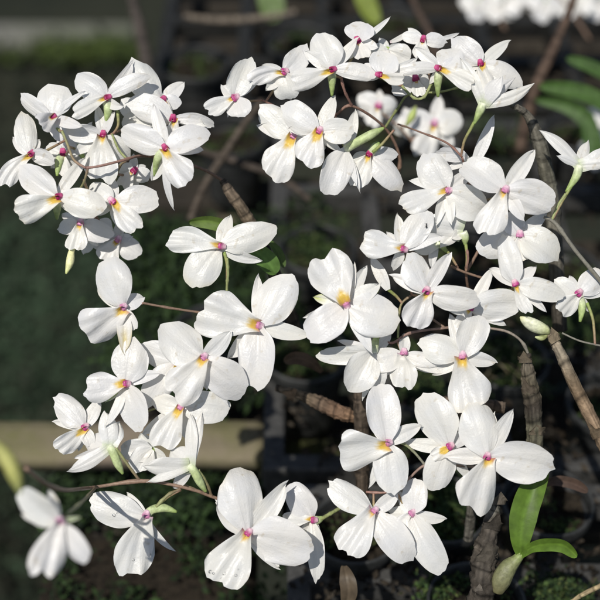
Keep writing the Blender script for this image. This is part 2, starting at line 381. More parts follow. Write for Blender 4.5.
def branch(mb, pts, r0, r1, c0=(.24, .15, .11), c1=None, d0=FOC, seg=8, knots=True):
    n = len(pts); c1 = c1 or c0
    cols = [tuple(c0[c] + (c1[c] - c0[c]) * i / max(1, n - 1) for c in range(3)) for i in range(n)]
    rad = [.78 * (r0 + (r1 - r0) * i / max(1, n - 1)) * d0 / F_PX for i in range(n)]
    sd = random.Random(int(pts[0][0] * 13 + pts[0][1])).uniform(0, 9)
    mb.add(*tube([W(*p, d0) for p in pts], rad, seg, (lambda q, a: 1 + .45 * max(0, math.sin(q * 19 + sd)) ** 14 + .06 * math.sin(a * 2 + q * 40)) if knots else None, cols))
def spray(label, base, stalks, group='white orchid flower sprays', d0=FOC):
    r = thing('orchid_spray', label, 'orchid spray', W(*base, d0), group)
    mb = MB()
    for st in stalks: branch(mb, *st, d0=d0)
    mb.build('stalk', M_STEM, r)
    r_pts = []
    for st in stalks: r_pts += crom([tuple(map(float, p)) for p in st[0]], 5)
    return r, r_pts
BR, PK, GN, GY = (.19, .125, .09), (.27, .15, .125), (.27, .30, .13), (.20, .19, .16)

# ---- spray A: top left cluster
A, sa = spray('dense round cluster of white orchids with dark magenta throats at the upper left', (228, 184, -80), [
    ([(228, 184, -80), (200, 168, -62), (160, 158, -30), (140, 156, 8), (124, 160, 26), (100, 166, 30), (86, 168, 30)], 2.2, 1.6, BR, PK),
    ([(88, 168, 30), (84, 182, 26), (79, 190, 12)], 1.6, 1.3, BR, GN),
    ([(128, 160, 22), (119, 150, 18), (112, 134, 6)], 1.7, 1.4, GN, GN),
    ([(86, 168, 30), (74, 160, 28), (67, 143, 24), (62, 131, 22)], 1.6, 1.8, PK, GN),
    ([(128, 161, 20), (120, 166, 8), (112, 190, -14), (95, 215, -25)], 1.5, 1.2, BR, GN)])
def fa(*a, **k): return flower(A, *a, stalk=sa, **k)
fa(51, 118, 14, 'd', [('P', 57, 84, 37, -6, 0, 8), ('P', 21, 95, 17, -10, -3, 30), ('S', 86, 91, 8, 6, -3, 10), ('L', 40, 125, 22, 26, 0, 0, {'arch': 9}), ('S', 82, 127, 13, 10, 0, 10), ('S', 60, 142, 14, 4)],
   ped=[(56, 127, 8), (60, 131, 18), (62, 131, 22)], label='cupped flower tipped skyward at the cluster rim')
fa(30, 155, 0, 'd', [('P', 22, 112, 23, -10), ('S', 13, 138, 13, -8), ('P', 54, 163, 17, 2, -5), ('L', 4, 187, 21, 8, 8), ('S', 24, 142, 11, 0), ('S', 40, 140, 10)])
fa(57, 197, 27, 'd', [('P', 20, 167, 28, -8), ('S', 86, 157, 15, -12), ('P', 103, 212, 30, 4, -4), ('L', 16, 215, 29, 12), ('S', 36, 190, 12), ('S', 82, 216, 13)], lip_y=.30,
   back=[(57, 207, 22), (57, 219, 14)])
fa(106, 98, 8, 'd', [('P', 74, 78, 27, -4, 4), ('S', 133, 62, 14, -12, 4), ('P', 149, 75, 17, 0, -4), ('L', 71, 114, 17, 14), ('S', 123, 106, 11, 12, 6), ('S', 88, 90, 10)], back=[(108, 110, 6), (106, 124, 2)],
   ped=[(117, 106, 4), (118, 116, 5), (118, 126, 4), (113, 134, 2)])
fa(103, 136, 6, 'd', [('S', 97, 106, 12, -3), ('S', 114, 112, 10, 4), ('P', 66, 134, 20, -4, 5), ('S', 74, 153, 15, -4), ('L', 99, 182, 36, 6), ('P', 130, 158, 22, -12)], lip_y=.2)
fa(162, 101, -14, 'd', [('P', 133, 61, 30, 0, -7), ('S', 184, 82, 17, -6), ('P', 181, 104, 16, -4), ('L', 150, 120, 22, 10), ('S', 136, 92, 22, -10), ('S', 172, 118, 10)])
fa(173, 120, -2, 'd', [('P', 128, 104, 28, 0, 6), ('P', 213, 127, 14, -6, -9), ('S', 205, 125, 13, 2, -6), ('L', 172, 150, 22, 8), ('S', 128, 120, 16, -10), ('S', 160, 92, 9, -14)])
fa(166, 149, 22, 'd', [('P', 121, 130, 28, -6), ('P', 210, 131, 26, -6), ('S', 153, 103, 15, -4), ('S', 203, 150, 14, -4), ('L', 189, 183, 30, 10, 3), ('S', 174, 209, 8, -14, 5, 0, {'b': (165, 160)}), ('S', 152, 180, 16, -10)],
   back=[(158, 158, 18), (154, 176, 8)], lip_y=.3)
fa(113, 202, 8, 'm', [('P', 158, 196, 30, -4), ('S', 112, 177, 13, -8), ('L', 139, 231, 24, 8, 2), ('P', 88, 187, 24, -8), ('S', 120, 228, 12, -12), ('S', 95, 215, 12, -10)], lip_y=.34, ped=[(110, 208, 0), (100, 205, -8), (88, 190, 5), (84, 180, 20)])
fa(80, 224, -14, 'p', [('L', 74, 251, 22, 6), ('P', 58, 229, 17, -6), ('P', 112, 238, 24, -6), ('S', 80, 205, 14), ('S', 62, 214, 13), ('S', 98, 246, 12)])
fa(117, 241, -42, 'p', [('L', 103, 262, 24, 6), ('P', 141, 254, 23, -4), ('P', 96, 232, 20), ('S', 120, 222, 12), ('S', 132, 236, 11)])
fa(63, 154, -16, 'd', [('L', 65, 176, 15, 8), ('P', 46, 146, 18), ('P', 80, 148, 16), ('S', 60, 136, 10), ('S', 52, 168, 11), ('S', 76, 170, 12)], back=[(59, 162, -12), (57, 176, -8)])
fa(133, 172, -20, 'd', [('L', 121, 187, 16, 6), ('P', 150, 178, 17), ('P', 118, 166, 16), ('S', 134, 154, 10), ('S', 146, 166, 10), ('S', 136, 190, 10)])
fa(80, 146, -24, None, [('P', 62, 128, 24, -4), ('P', 98, 158, 24, -4), ('S', 72, 170, 14), ('S', 92, 124, 13), ('P', 60, 160, 18)], back=[(80, 150, -20), (84, 160, -12)])
fa(142, 116, -30, None, [('P', 122, 100, 24, -4), ('P', 160, 128, 24, -4), ('S', 130, 140, 15), ('S', 156, 98, 13), ('P', 122, 126, 20)], back=[(142, 120, -26), (140, 130, -20)])
fa(92, 236, -34, None, [('P', 76, 222, 22, -4), ('P', 112, 224, 22, -4), ('S', 84, 254, 14), ('S', 104, 250, 14)], back=[(92, 238, -30), (94, 226, -26)])
mb = MB(); mb.add(*tube([W(78, 236, -22), W(72, 250, -14), W(70, 262, -8), W(66, 274, -6)], [1.5 * PX, 3.0 * PX, 4.2 * PX, 1.0 * PX], 10, None, [(.5, .55, .2), (.72, .72, .38), (.75, .74, .42), (.55, .6, .25)]))
mb.build('bud', M_STEM, A)['label'] = 'pale yellow green bud hanging below the cluster'

# ---- spray B: top centre
Bq, sb = spray('wide arching spray of white orchids across the top centre, seen partly from above', (392, 190, -95), [
    ([(392, 190, -95), (400, 160, -80), (385, 128, -55), (352, 106, -22), (335, 115, -28), (312, 121, -34), (288, 112, -40), (262, 100, -30)], 2.2, 1.3, BR, PK),
    ([(385, 128, -55), (398, 108, -35), (410, 94, -18), (440, 92, -16), (470, 84, -22)], 1.8, 1.3, GN, GN),
    ([(352, 106, -22), (345, 92, -6), (341, 78, 2)], 1.6, 1.8, PK, PK),
    ([(402, 86, 2), (414, 98, 4), (424, 97, 4), (431, 84, 2)], 1.7, 1.9, GN, GN)])
def fb(*a, **k): return flower(Bq, *a, stalk=sb, **k)
fb(234, 98, 2, 'm', [('P', 250, 59, 27, -8, -3), ('P', 240, 117, 27, 10, -3), ('S', 222, 85, 14, -4), ('L', 206, 112, 19, 8), ('S', 228, 117, 6, 0), ('S', 262, 74, 12, -16)])
fb(283, 72, -4, 'm', [('P', 306, 46, 25, -8, 5), ('L', 250, 84, 19, 8, 8), ('P', 290, 100, 26, -2), ('S', 266, 90, 14, 6), ('S', 262, 66, 13, -10), ('S', 306, 78, 10)])
fb(331, 70, 16, 'd', [('P', 317, 34, 34, -6, 2), ('S', 304, 51, 15, -2), ('S', 358, 39, 13, -4), ('P', 376, 76, 18, 2, -4), ('L', 291, 84, 22, 10), ('S', 312, 80, 10)], back=[(332, 78, 10), (332, 96, 4)], lip_y=.3)
fb(358, 42, -4, 'd', [('P', 361, 22, 30, -8, 0, 20), ('S', 390, 17, 7, -4, 3), ('S', 378, 47, 13, 8), ('P', 342, 60, 14, 2), ('L', 364, 58, 18, 12), ('S', 348, 52, 12)])
fb(381, 75, 16, 'd', [('P', 388, 52, 32, -6, 0, 12), ('S', 417, 58, 10, -2, 4), ('L', 404, 80, 13, 22, 2), ('S', 362, 78, 10, -6), ('P', 362, 66, 14, -8)], lip_y=.42, label='cupped flower with its lip pushed forward')
fb(440, 69, 12, 'd', [('S', 415, 48, 14, -6), ('P', 396, 72, 14, 2, 5), ('P', 457, 49, 30, -8, 3), ('L', 474, 86, 19, 14, -2), ('S', 430, 84, 8), ('P', 466, 62, 16, -6)], back=[(438, 80, 6), (438, 97, 0)], lip_y=.34)
fb(481, 65, -12, 'd', [('P', 452, 40, 26, -6, 3), ('S', 510, 41, 14, -6, -2), ('P', 521, 88, 22, -2, -8), ('L', 486, 86, 22, 10), ('S', 462, 66, 12), ('S', 500, 90, 13)], lip_y=.34)
fb(423, 41, -22, 'd', [('P', 402, 36, 13, -2, 2), ('P', 446, 42, 16, -2, -3), ('S', 459, 33, 5, -8, 2, 0, {'b': (438, 39)}), ('L', 420, 58, 18, 10), ('S', 411, 30, 6, -6, 3, 0, {'b': (390, 42)}), ('S', 408, 28, 9)])
fb(388, 50, -26, None, [('P', 410, 60, 24, 4), ('P', 372, 56, 22, 2), ('S', 404, 46, 12, -2), ('S', 380, 38, 10), ('L', 386, 68, 18, 4)])
fb(416, 80, -14, 'd', [('P', 392, 92, 19, 2), ('P', 428, 88, 15, 0), ('L', 420, 97, 14, 4), ('S', 400, 76, 12), ('S', 432, 78, 10), ('S', 412, 62, 12)])
fb(319, 132, 12, 'm', [('P', 282, 107, 31, -6), ('S', 288, 128, 13, -2), ('S', 335, 96, 17, -6), ('P', 353, 133, 26, 2, -3), ('L', 304, 165, 32, 8), ('S', 340, 152, 10, -8)], lip_y=.36)
fb(293, 137, -12, 'p', [('P', 261, 106, 30, -4), ('S', 258, 125, 16, -2), ('L', 270, 179, 35, 6), ('P', 325, 148, 24, -12), ('S', 297, 106, 12, -10), ('S', 300, 160, 13, -10)], lip_y=.33)
fb(346, 149, 0, None, [('P', 329, 196, 33, 6, 3, 8), ('S', 360, 191, 7, 10, -2, 10), ('S', 356, 185, 8, 14), ('S', 355, 110, 14, -6, 2)], back=[(354, 144, 4), (372, 134, 8), (384, 128, 8)], label='flower turned away, its pale green spur showing')
fb(369, 155, -10, 'd', [('L', 355, 188, 22, 4), ('P', 401, 190, 25, -4, -3), ('P', 397, 157, 16, -6, -4), ('S', 350, 165, 18, -2), ('S', 385, 180, 13, -10)], ped=[(373, 152, -4), (382, 144, 2), (394, 130, 0)], back=[(376, 146, -6), (379, 142, -4)])

# ---- spray C: upper right
Cq, sc = spray('right hand spray of big white orchids below the trumpet shaped bloom', (470, 300, -60), [
    ([(470, 300, -60), (466, 273, -22), (468, 258, -12), (465, 242, -10)], 1.8, 1.6, BR, PK),
    ([(466, 273, -30), (485, 230, -40), (470, 185, -30), (462, 157, 4)], 2.0, 1.5, BR, PK),
    ([(462, 157, 4), (447, 143, -12), (420, 132, -40), (398, 124, -70)], 1.5, 1.1, PK, BR),
    ([(451, 266, -14), (464, 272, -16), (486, 279, -18)], 1.8, 1.6, BR, BR)])
def fc(*a, **k): return flower(Cq, *a, stalk=sc, **k)
fc(483, 104, 22, None, [('T', 460, 58, 13, -4, 3), ('T', 501, 77, 17, 8), ('T', 533, 85, 13, 2, 8), ('T', 478, 68, 12, -12), ('T', 515, 78, 12, -14)], back=[(480, 111, 20), (474, 124, 16)], ped=[(480, 112, 18), (470, 130, 14), (464, 142, 10), (461, 157, 4)],
   label='trumpet shaped flower seen from its green base')
fc(447, 191, 6, 'p', [('P', 423, 155, 35, -4), ('S', 410, 180, 13, -2, 3), ('S', 470, 171, 16, -6), ('L', 401, 207, 24, 8), ('P', 485, 212, 34, -2), ('S', 452, 224, 12, 8), ('S', 436, 224, 12, 4)], lip_y=.24)
fc(505, 191, 26, 'p', [('P', 464, 161, 34, -4), ('S', 469, 181, 15, -2, 3), ('S', 534, 150, 19, -8), ('P', 554, 206, 36, -2, -3), ('S', 524, 220, 16, 2), ('L', 484, 236, 31, 8)], lip_y=.2)
fc(470, 160, -16, None, [('S', 494, 116, 14, 2, 2, 8, {'b': (473, 166)}), ('P', 436, 154, 17, 4, 6), ('S', 446, 170, 8, 0), ('P', 488, 176, 20, -6)], back=[(471, 165, -18), (472, 174, -22)])
fc(463, 232, -4, None, [('T', 424, 226, 30, 6, 3), ('T', 440, 248, 14, -2, 6), ('S', 452, 238, 12, 8)], back=[(465, 238, -8), (465, 245, -10)], ped=[(465, 240, -9), (467, 255, -12), (466, 272, -18)], label='flower seen from behind, its green neck and curled sepal showing')
fc(437, 243, -12, None, [('T', 414, 250, 14, -2, -3), ('S', 432, 268, 10, 4, 3), ('T', 424, 240, 14, -6)], back=[(441, 244, -14), (446, 252, -16)], ped=[(442, 245, -15), (450, 255, -18), (458, 268, -20)])

# ---- spray D: right edge
Dq, sd_ = spray('sparse spray on a grey stalk at the right edge, one bloom opening upward', (735, 520, -110), [
    ([(735, 520, -110), (690, 420, -60), (640, 332, -20), (602, 283, 0), (575, 250, 5), (556, 224, 6), (544, 217, 6)], 3.2, 2.2, GY, GY),
    ([(552, 220, 6), (558, 206, 6), (566, 194, 6)], 2.0, 2.2, GN, GN),
    ([(602, 346, 0), (580, 341, 0), (562, 333, -2)], 1.3, 1.2, GY, GY)])
def fd(*a, **k): return flower(Dq, *a, stalk=sd_, **k)
fd(579, 166, 4, None, [('T', 540, 130, 13, -6, 6), ('T', 557, 156, 8, 6, 1), ('T', 610, 146, 17, 0, 7), ('T', 612, 163, 11, 4), ('T', 588, 140, 12, -12)], back=[(576, 177, 4), (566, 192, 5)], ped=[(574, 182, 4), (563, 200, 6), (553, 219, 6)], label='trumpet shaped flower opening upward')
fd(578, 294, -4, 'm', [('P', 555, 280, 19, -2, -3), ('L', 560, 314, 20, 10), ('P', 602, 272, 26, -6), ('S', 606, 292, 9, 0, 3), ('S', 570, 276, 10, -12), ('S', 590, 312, 8)], back=[(582, 306, -6), (580, 322, -4)], ped=[(587, 303, -8), (593, 320, -4), (595, 345, 0)], lip_y=.03)

# ---- spray E: centre right
E, se = spray('crowded centre right spray of white orchids hanging from the dark sheathed cane', (534, 470, -20), [
    ([(529, 356, -5), (522, 342, -3), (508, 332, -5), (488, 328, -12), (465, 325, -20), (445, 328, -10), (420, 331, -6), (405, 335, -4), (392, 343, -4), (378, 337, -14)], 1.8, 1.6, GY, PK),
    ([(398, 338, -4), (399, 316, -8), (402, 303, -8), (412, 295, -8)], 1.5, 1.5, GN, BR),
    ([(445, 328, -10), (430, 317, -14), (420, 305, -14)], 1.7, 1.4, BR, BR),
    ([(465, 325, -20), (474, 300, -24), (495, 290, -20), (512, 290, -8)], 1.7, 1.4, BR, GN)])
def fe(*a, **k): return flower(E, *a, stalk=se, **k)
fe(520, 236, 0, 'p', [('P', 507, 212, 22, -6), ('S', 546, 213, 16, -6), ('P', 557, 259, 35, 2, -3), ('P', 479, 254, 34, -2, 4), ('L', 520, 262, 20, 8), ('S', 540, 262, 12, -12)], lip_y=.05)
fe(516, 285, 14, 'm', [('P', 502, 235, 25, -4), ('S', 535, 266, 14, -8), ('S', 490, 269, 14, -8), ('P', 563, 299, 24, -2, -5), ('S', 546, 312, 10, 2, -2), ('L', 530, 314, 14, 4, 3, 0, {'y': .3})])
fe(470, 308, -2, 'm', [('S', 492, 268, 14, -4, 2), ('P', 520, 306, 33, -2, -3), ('S', 506, 325, 12, -6), ('L', 458, 330, 16, 2), ('P', 445, 300, 22, -14), ('S', 456, 330, 10, -12)], lip_y=.3)
fe(426, 292, 26, 'm', [('P', 408, 255, 29, -4), ('S', 391, 276, 15, -4, 2), ('S', 450, 253, 17, -8), ('P', 479, 302, 26, 0, 3), ('S', 463, 316, 13, -4, -3), ('L', 411, 328, 31, 8)], lip_y=.24)
F36 = fe(402, 249, 18, 'm', [('L', 361, 240, 29, 4, -2), ('S', 398, 214, 13, -6), ('P', 427, 210, 28, -4, 2), ('S', 443, 236, 15, 2, -3), ('S', 387, 232, 9, -10), ('P', 394, 269, 11, -12)], lip_y=.20)
fe(346, 304, 27, 'p', [('L', 322, 253, 46, -2), ('P', 307, 338, 37, 4, -5), ('P', 399, 320, 44, -2, 4), ('S', 379, 284, 20, -4, 2), ('S', 372, 352, 16, 4), ('S', 314, 297, 14, -8, 0, 0, {'fade': ((.60, .66, .22), .55)}), ('S', 304, 317, 9, -12), ('S', 366, 266, 15, -14), ('S', 354, 264, 12, -10)], lip_y=.30, label='large upside down flower with its lip pointing up')
fe(404, 354, 2, 'p', [('L', 403, 389, 29, 6), ('P', 368, 362, 25, 2, -3), ('P', 445, 362, 17, 2, 3), ('S', 441, 373, 12, 6, 2), ('S', 404, 334, 13, -6), ('S', 432, 372, 14, -8), ('S', 378, 378, 12, -10)], lip_y=.04)
fe(374, 352, 4, None, [('P', 351, 392, 34, 4, 3, 10), ('P', 317, 354, 20, -8, -3), ('S', 338, 341, 9, 2, 2), ('P', 380, 388, 20, -6), ('S', 363, 400, 10, -10), ('S', 391, 333, 12, -10)], back=[(375, 343, 4), (378, 333, 2)], label='shaded flower nodding with its face hidden')
fe(375, 290, 4, None, [('S', 370, 257, 14, -4, 2, 10, {'b': (388, 290)})], ped=[(386, 288, -2), (396, 296, -8), (402, 303, -8)])
fe(463, 357, 10, 'p', [('L', 472, 410, 44, 8), ('P', 420, 344, 30, -4, 4), ('S', 433, 374, 18, -6, 2), ('P', 478, 315, 31, -4), ('S', 450, 314, 16, -8), ('S', 496, 363, 17, -6)], lip_y=.26)
# ---- spray F: bottom right
Fq, sf = spray('bottom right spray of five white orchids above the black pots', (486, 515, -20), [
    ([(486, 515, -20), (484, 490, -18), (476, 469, -14), (462, 466, -4), (448, 465, 0), (425, 465, 4), (405, 482, 2), (388, 492, -4), (366, 492, -6)], 1.9, 1.5, GY, PK),
    ([(425, 465, 4), (414, 452, 4), (404, 444, 6), (394, 442, 8)], 1.6, 1.9, GY, GN)])
def ff(*a, **k): return flower(Fq, *a, stalk=sf, **k)
ff(387, 443, 20, 'p', [('P', 379, 383, 37, -6), ('S', 421, 426, 18, -6, -2), ('L', 338, 455, 40, 6), ('P', 394, 493, 38, 2), ('S', 369, 486, 12, -4, -2), ('S', 372, 418, 13, -10)], lip_y=.27)
ff(374, 512, 12, 'p', [('P', 331, 482, 29, -4, -3), ('S', 333, 499, 12, -6, -3), ('S', 399, 492, 17, -6), ('L', 344, 554, 37, 8), ('P', 413, 560, 33, 2, 2), ('S', 378, 542, 14, -6)], lip_y=.16, dew=[])
ff(411, 514, 0, 'p', [('P', 417, 478, 26, -4, 3), ('S', 446, 519, 14, -4, 3), ('P', 443, 573, 32, 4, 2), ('S', 389, 512, 15, -6), ('L', 392, 530, 16, 4), ('S', 399, 492, 12, -8)], lip_y=.04)
ff(449, 447, 8, 'm', [('P', 424, 394, 41, -6), ('S', 405, 442, 16, -4, -2), ('P', 434, 491, 31, -6, 3), ('L', 432, 458, 14, 4), ('S', 474, 430, 16, -12), ('S', 470, 480, 12, -16)], lip_y=.6)
ff(487, 458, 28, 'm', [('P', 469, 404, 41, -6), ('S', 445, 457, 19, -6, 3), ('S', 513, 410, 19, -8, -2), ('S', 495, 414, 13, -16), ('P', 552, 469, 43, 2, -5), ('L', 472, 512, 41, 8)], lip_y=.22, label='largest face on flower, its right petal over the green leaf')

# ---- spray G: left of centre
Gq, sg = spray('left centre spray of broad white orchids in front of the wooden rail', (256, 362, -100), [
    ([(256, 362, -100), (254, 350, -70), (240, 334, -40), (212, 316, -22), (203, 313, -14), (170, 308, -10), (143, 303, -8)], 2.0, 1.5, BR, BR),
    ([(256, 362, -100), (235, 374, -60), (175, 400, -25), (140, 412, -16), (118, 396, -8)], 1.8, 1.3, BR, GN),
    ([(226, 312, -22), (227, 286, -14), (228, 272, -10), (227, 258, -8)], 1.7, 1.9, GN, GN)])
def fg(*a, **k): return flower(Gq, *a, stalk=sg, **k)
fg(220, 246, -4, 'm', [('L', 167, 239, 27, 6, 4), ('P', 275, 226, 31, -6, 3), ('S', 230, 216, 17, -8), ('P', 193, 287, 37, 4, 5, 0, {'fade': ((.80, .74, .50), .85)}), ('S', 261, 260, 13, -4, 6), ('S', 205, 262, 12, -10)], lip_y=.22, ped=[(224, 252, -8), (227, 264, -9), (227, 284, -14)])
fg(258, 325, 8, 'p', [('L', 199, 308, 50, 8), ('P', 288, 274, 41, -6), ('S', 259, 276, 14, -10), ('S', 309, 336, 19, -4, 2), ('P', 252, 388, 40, 2, -4), ('S', 229, 358, 20, -8, -2)], lip_y=.24)
fg(203, 358, 22, 'p', [('P', 162, 325, 41, -4, -4), ('S', 166, 354, 19, -6), ('L', 172, 397, 40, 8, -4), ('S', 230, 331, 20, 0, 3), ('P', 245, 394, 37, -12, 3), ('S', 228, 404, 13, -14), ('S', 206, 389, 18, -12)], lip_y=.24)
fg(177, 364, -8, 'd', [('P', 139, 350, 29, -6, 4), ('P', 147, 407, 31, -4, 5), ('L', 172, 390, 20, 4), ('S', 170, 336, 13), ('S', 160, 380, 12)], lip_y=.36)
fg(180, 408, 3, 'p', [('L', 159, 448, 31, 8), ('P', 230, 411, 34, -4, -4), ('S', 143, 434, 14, -8), ('S', 186, 440, 14, -6), ('P', 150, 400, 22, -12), ('S', 186, 384, 12, -12)], lip_y=.3)
fg(125, 384, 12, 'm', [('P', 134, 340, 38, -6), ('L', 84, 388, 31, 6), ('S', 161, 374, 14, -4, -4), ('P', 140, 431, 29, 2, -3), ('S', 106, 426, 11, 8, -5), ('S', 106, 402, 8, -10, 0, 0, {'fade': ((.45, .55, .22), .0)})], lip_y=.3)
fg(122, 308, 0, 'p', [('P', 106, 257, 38, -4, -2), ('L', 84, 336, 40, 4, -3), ('S', 144, 297, 18, -6, -2), ('S', 125, 353, 17, 14, -2, 0, {'fade': ((.72, .60, .26), .35), 'label': 'withering yellow tipped sepal'}), ('P', 135, 330, 14, 2), ('S', 97, 290, 14, -12)], lip_y=.24, label='flower on its own at the left with a withering lower petal')

# ---- spray H: lower left
H, sh = spray('lower left spray of white orchids on a thin brown horizontal stalk, one bloom blurred', (300, 565, -90), [
    ([(300, 565, -90), (262, 520, -40), (232, 504, -14), (213, 497, -4), (190, 489, 4), (145, 481, 8), (96, 487, 12), (80, 489, 60), (64, 490, 140), (46, 484, 210), (26, 468, 260)], 2.3, 2.2, BR, (.30, .20, .15)),
    ([(140, 481, 8), (128, 465, 12), (116, 448, 14)], 1.8, 2.0, BR, GN),
    ([(212, 497, -4), (206, 482, 6), (198, 470, 12)], 1.9, 2.2, BR, GN),
    ([(96, 487, 14), (84, 500, 110), (66, 515, 240)], 1.8, 2.0, BR, GN),
    ([(181, 489, 4), (168, 495, 8), (156, 507, 10)], 1.8, 2.2, BR, GN),
    ([(213, 497, -4), (170, 478, -12), (152, 462, -14)], 1.6, 1.3, BR, GN)])
def fh(*a, **k): return flower(H, *a, stalk=sh, **k)
fh(84, 428, 0, 'm', [('P', 55, 399, 28, -6, 3), ('S', 53, 422, 11, -2, 2), ('S', 100, 399, 16, -8), ('L', 58, 452, 22, 14), ('P', 92, 446, 14, 6), ('S', 78, 450, 10, -8)], lip_y=.36)
fh(110, 447, 14, None, [('T', 68, 471, 15, 4, -4), ('T', 105, 411, 20, -4, 2), ('T', 120, 421, 18, -10), ('S', 74, 458, 9, 0), ('T', 84, 440, 24, -14)], back=[(113, 452, 14), (118, 464, 12), (123, 474, 10)], label='side view flower with a green spur')
fh(190, 466, 14, None, [('T', 144, 466, 20, 6, -3), ('T', 190, 414, 13, -2, 2), ('T', 202, 412, 13, -6, -2), ('T', 148, 482, 10, 4), ('S', 174, 489, 14, -8), ('T', 170, 448, 26, -8)], back=[(194, 471, 14), (200, 482, 10), (206, 492, 6)], label='flower in profile pointing left with a green spur')
fh(152, 449, -12, None, [('P', 121, 453, 25, 2), ('P', 135, 472, 24, 4, 3), ('S', 140, 434, 14, -6), ('S', 166, 466, 14)])
fh(59, 522, 255, 'p', [('P', 19, 491, 29, 4, -3), ('S', 22, 514, 13, 2, -3), ('S', 49, 490, 12, -6), ('P', 88, 561, 24, 4, 3), ('L', 42, 577, 36, 20, 0), ('S', 80, 517, 6, -6, 0, 0, {'fade': ((.40, .50, .16), 0)})], lip_y=.05, label='blurred flower nearest the lens')
fh(146, 516, 10, 'p', [('P', 90, 501, 36, -4, -4), ('S', 127, 493, 10, -8), ('L', 130, 577, 40, 6, 3), ('S', 150, 557, 14, 14, 0), ('S', 175, 551, 8, 0, 8)], back=[(152, 510, 8), (164, 508, 6), (177, 512, 6)], ped=[(150, 512, 8), (157, 506, 8), (168, 497, 7), (181, 490, 4)], lip_y=.04, dew=[(113, 515, 2.0), (116, 513, 1.2), (132, 561, 1.9)])
fh(248, 534, 20, 'm', [('P', 234, 467, 45, -6, 2), ('S', 216, 503, 23, -6, -2), ('S', 286, 484, 24, -8, 2), ('P', 313, 551, 46, 2, -2), ('S', 279, 568, 17, -4), ('L', 216, 584, 47, 10, -2)], lip_y=.19, dew=[(211, 570, 2.4), (214, 574, 1.5), (223, 573, 2.2), (221, 578, 1.2), (237, 576, 1.8), (239, 571, 1.1)], label='large face on flower with water drops on its lip')

# ---- spray I: one flower behind
I, si = spray('single shaded white orchid half hidden behind the large dewy bloom at bottom', (352, 500, -60), [
    ([(352, 500, -60), (340, 508, -40), (328, 515, -28), (318, 521, -22)], 2.2, 2.6, GN, GN)])
flower(I, 312, 520, -20, 'm', [('P', 287, 484, 28, 0, 3), ('P', 316, 580, 20, 0, -3), ('S', 318, 541, 12, 2), ('S', 300, 505, 12, 6), ('S', 292, 552, 13, -10), ('L', 283, 520, 16, 4)], back=[(318, 520, -24), (324, 517, -26)])

# ---- far sprays
J, sj = spray('out of focus white orchids in the gap behind the upper centre spray', (430, 190, 0), [([(430, 190, 0), (425, 160, 0), (400, 128, 4), (375, 108, 6)], 1.8, 1.3, BR, BR)], d0=.93)
FAR = dict(d0=.93)
flower(J, 378, 107, 8, 'm', [('P', 358, 96, 20), ('P', 397, 104, 20), ('L', 370, 127, 18), ('S', 380, 90, 11), ('S', 358, 114, 14), ('S', 392, 118, 11)], stalk=sj, **FAR)
flower(J, 434, 124, 0, 'p', [('P', 405, 120, 26), ('P', 462, 120, 28), ('L', 420, 158, 26), ('S', 440, 96, 15), ('S', 414, 142, 16), ('S', 452, 146, 18)], stalk=sj, **FAR)
flower(J, 408, 122, -10, None, [('P', 394, 132, 16), ('P', 416, 138, 20), ('S', 404, 108, 11), ('S', 386, 118, 12)], stalk=sj, **FAR)
mb = MB(); mb.add(*tube([W(406, 126, 4, .92), W(412, 116, 6, .92), W(416, 106, 6, .92)], [.001, .003, .0008], 8, None, [GN, (.42, .5, .16), GN])); mb.build('bud', M_STEM, J)
def far_spray(label, base, stalk, fl, d0):
    r, s_ = spray(label, base, [(stalk, 2, 1.5, BR, BR)], d0=d0)
    for (x, y) in fl:
        a = RNG.uniform(-.6, .6); sg_ = []
        for k, an, ln, w in (('L', 100, 20, 17), ('P', 15, 19, 18), ('P', 185, 19, 18), ('S', -80, 19, 10), ('S', 50, 18, 9), ('S', 140, 18, 9)):
            q = R(an) + a; sg_.append((k, x + ln * math.cos(q), y + ln * math.sin(q), w))
        flower(r, x, y, RNG.uniform(-8, 8), None, sg_, d0=d0, lo=True, stalk=s_)
far_spray('blurred white orchids on the far bench at top, left of the brown branch', (505, 30, 0), [(505, 30, 0), (495, 8, 0), (480, -8, 0)], [(478, 2), (502, 4), (515, -4), (492, -14)], 1.35)
far_spray('blurred white orchids at the top right corner, right of the brown branch', (590, 40, 0), [(590, 40, 0), (570, 10, 0), (555, -6, 0)], [(545, 3), (564, 0), (584, -4), (600, 2)], 1.35)
far_spray('blurred white orchids cut by the right edge beside the blurred green leaves', (620, 170, 0), [(620, 170, 0), (612, 140, 0), (602, 122, 0)], [(602, 122), (597, 150)], 1.15)

